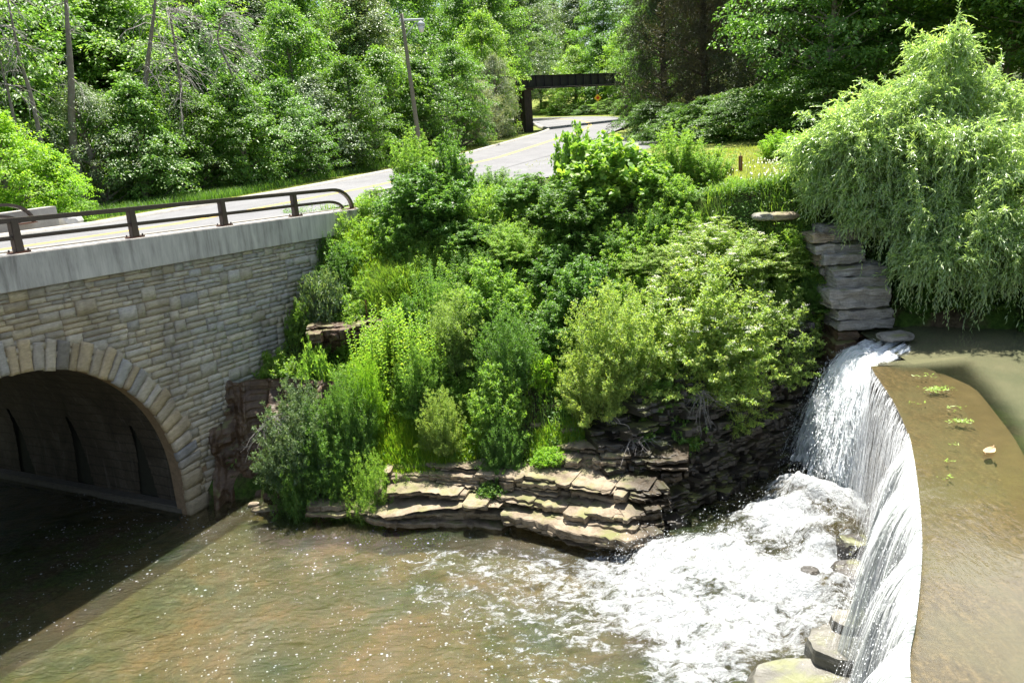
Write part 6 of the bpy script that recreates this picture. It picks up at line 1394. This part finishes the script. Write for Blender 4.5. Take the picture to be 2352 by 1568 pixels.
def smooth_poly3(P, n=5):
    P = [np.array(p, float) for p in P]; out = []
    for i in range(len(P)-1):
        a, b, c, d = P[max(i-1, 0)], P[i], P[i+1], P[min(i+2, len(P)-1)]
        for t in np.arange(n)/n: out.append(.5*((2*b)+(-a+c)*t+(2*a-5*b+4*c-d)*t*t+(-a+3*b-3*c+d)*t**3))
    return out+[P[-1]]
dead(440, 46.5, [(425, 330), (415, 200), (395, 60), (385, 20)], 3, 'dead grey tree with a curtain of drooping bare twigs, left of the wood centre', .08, 30, 2.6)
dead(360, 45.5, [(325, 300), (335, 180), (350, 60), (360, -30)], 5, 'leaning brown trunk with drooping dead grey twigs low on its right', .13, 18, 2.6)
dead(560, 50.0, [(540, 200), (500, 90), (520, 30)], 8, 'spray of bare grey twigs high in the wood, right of the drooping dead tree', .06, 26, 3.0, 1.2)
dead(160, 41.0, [(168, 330), (163, 180), (155, 60), (148, -60)], 11, 'thick straight grey-brown trunk near the left edge, thin bare side branches', .15, 9, 2.0, .5, 'bare_tree')
dead(60, 38.5, [(78, 250), (50, 150), (30, 60), (10, -40)], 13, 'thin pale bare tree leaning left at the left edge', .07, 16, 1.8, .3, 'bare_tree')
dead(25, 38.0, [(25, 240), (5, 160), (-10, 60)], 17, 'second thin bare tree at the very left edge, behind the lime bush', .05, 12, 1.6, .3, 'bare_tree')
# bare twigs trailing over the cliff
rg = np.random.default_rng(31)
for (px_, py_, Yd, lab, sx) in [(1610, 900, 20.0, 'bundle of grey leafless twigs dangling over the dark cliff', 1), (620, 960, 20.7, 'leafless thorny twigs sticking out of the grey-green bush at the bridge', -1), (1450, 1000, 19.3, 'few thin bare twigs trailing over the upper ledge', 1)]:
    c = WY(px_, py_, Yd); o = empty('bare_twigs', c, 0, lab, 'twigs', 'bare twigs'); mb = MB()
    for k in range(16 if sx == 1 else 12):
        d = unit(np.array([rg.normal(.1*sx, .5), -.5+rg.normal(0, .3), rg.normal(-.4, .4)])); L = rg.uniform(.4, 1.0); t = np.linspace(0, 1, 7)[:, None]
        q = d*L*t+np.array([0, 0, -.35*L])*t**2+np.cumsum(rg.normal(0, .03, (7, 3)), 0); mb.tube(q, list(np.linspace(.012, .003, 7)), 4, cap=False)
        for j in range(4): s2 = q[rg.integers(2, 7)]; d2 = unit(d+rg.normal(0, .6, 3)); mb.tube([s2, s2+d2*.15, s2+d2*.28+np.array([0, 0, -.05])], [.006, .004, .002], 3, cap=False)
    mb.build('twigs', DEADW, o)
# ------------------------------------------------------------------ weeds and leaves on the weir crest
rg = np.random.default_rng(8); WEED = simple('floating_weed', (.20, .30, .03), .45, .5, .35, 14); DRY = simple('dry_leaf', (.50, .33, .18), .6, .3, .3, 8)
for i, (px_, py_, w_, n, lab) in enumerate([(2152, 893, .34, 150, 'largest patch of yellow-green weed stranded on the weir crest'), (2205, 967, .24, 80, 'flat weed patch right of the crest middle, near the notch end'), (2122, 862, .3, 14, 'thin line of weed scraps nearest the notch'), (2110, 925, .2, 10, 'scatter of small weed scraps on the crest below the largest patch'), (2190, 938, .24, 14, 'stringy weed streak between the two larger weed patches'), (2175, 1097, .2, 10, 'pale weed scrap lower down the crest'), (2178, 1058, .1, 8, 'tiny green leaf pair on the crest above the pale scrap'), (2195, 1020, .12, 6, 'small green leaf scrap near the crest upstream edge')]):
    c = W(px_, py_, ZC+.045); V, F = [], []
    for k in range(n):
        a = rg.uniform(0, 6.28); q = c+np.array([rg.normal(0, w_*.42), rg.normal(0, w_*.26), rg.uniform(0, .012)]); l, w2 = rg.uniform(.015, .06), rg.uniform(.006, .02)
        d = np.array([math.cos(a), math.sin(a), .05]); s = np.array([-math.sin(a), math.cos(a), 0]); b_ = len(V); V += [q-d*l, q+s*w2, q+d*l+up*.02, q-s*w2]; F.append((b_, b_+1, b_+2, b_+3))
    me = bpy.data.meshes.new('floating_weed'); me.from_pydata([tuple(v-c) for v in V], [], F); o = link('floating_weed', me, WEED); o.location = c; tag(o, lab, 'weed', 'weed on the weir crest')
c = W(2272, 1038, ZC+.05); lf = empty('dry_leaf', c, .7, 'single large curled brown and cream leaf floating at the crest edge', 'leaf')
V = []; F = []
for i in range(9):
    u = i/8-.5; w2 = .085*math.cos(u*math.pi)**.7+.004
    for j in (-1, 0, 1): V.append((u*.36, j*w2, .03*abs(j)+.05*abs(u)))
F = [tuple(q) for q in gridfaces(9, 3)]; me = bpy.data.meshes.new('blade'); me.from_pydata(V, [], F); link('blade', me, DRY, lf)
MB().tube([(.17, 0, .02), (.26, .02, .04)], .006, 5).build('stalk', DRY, lf)
bpy.context.view_layer.update()
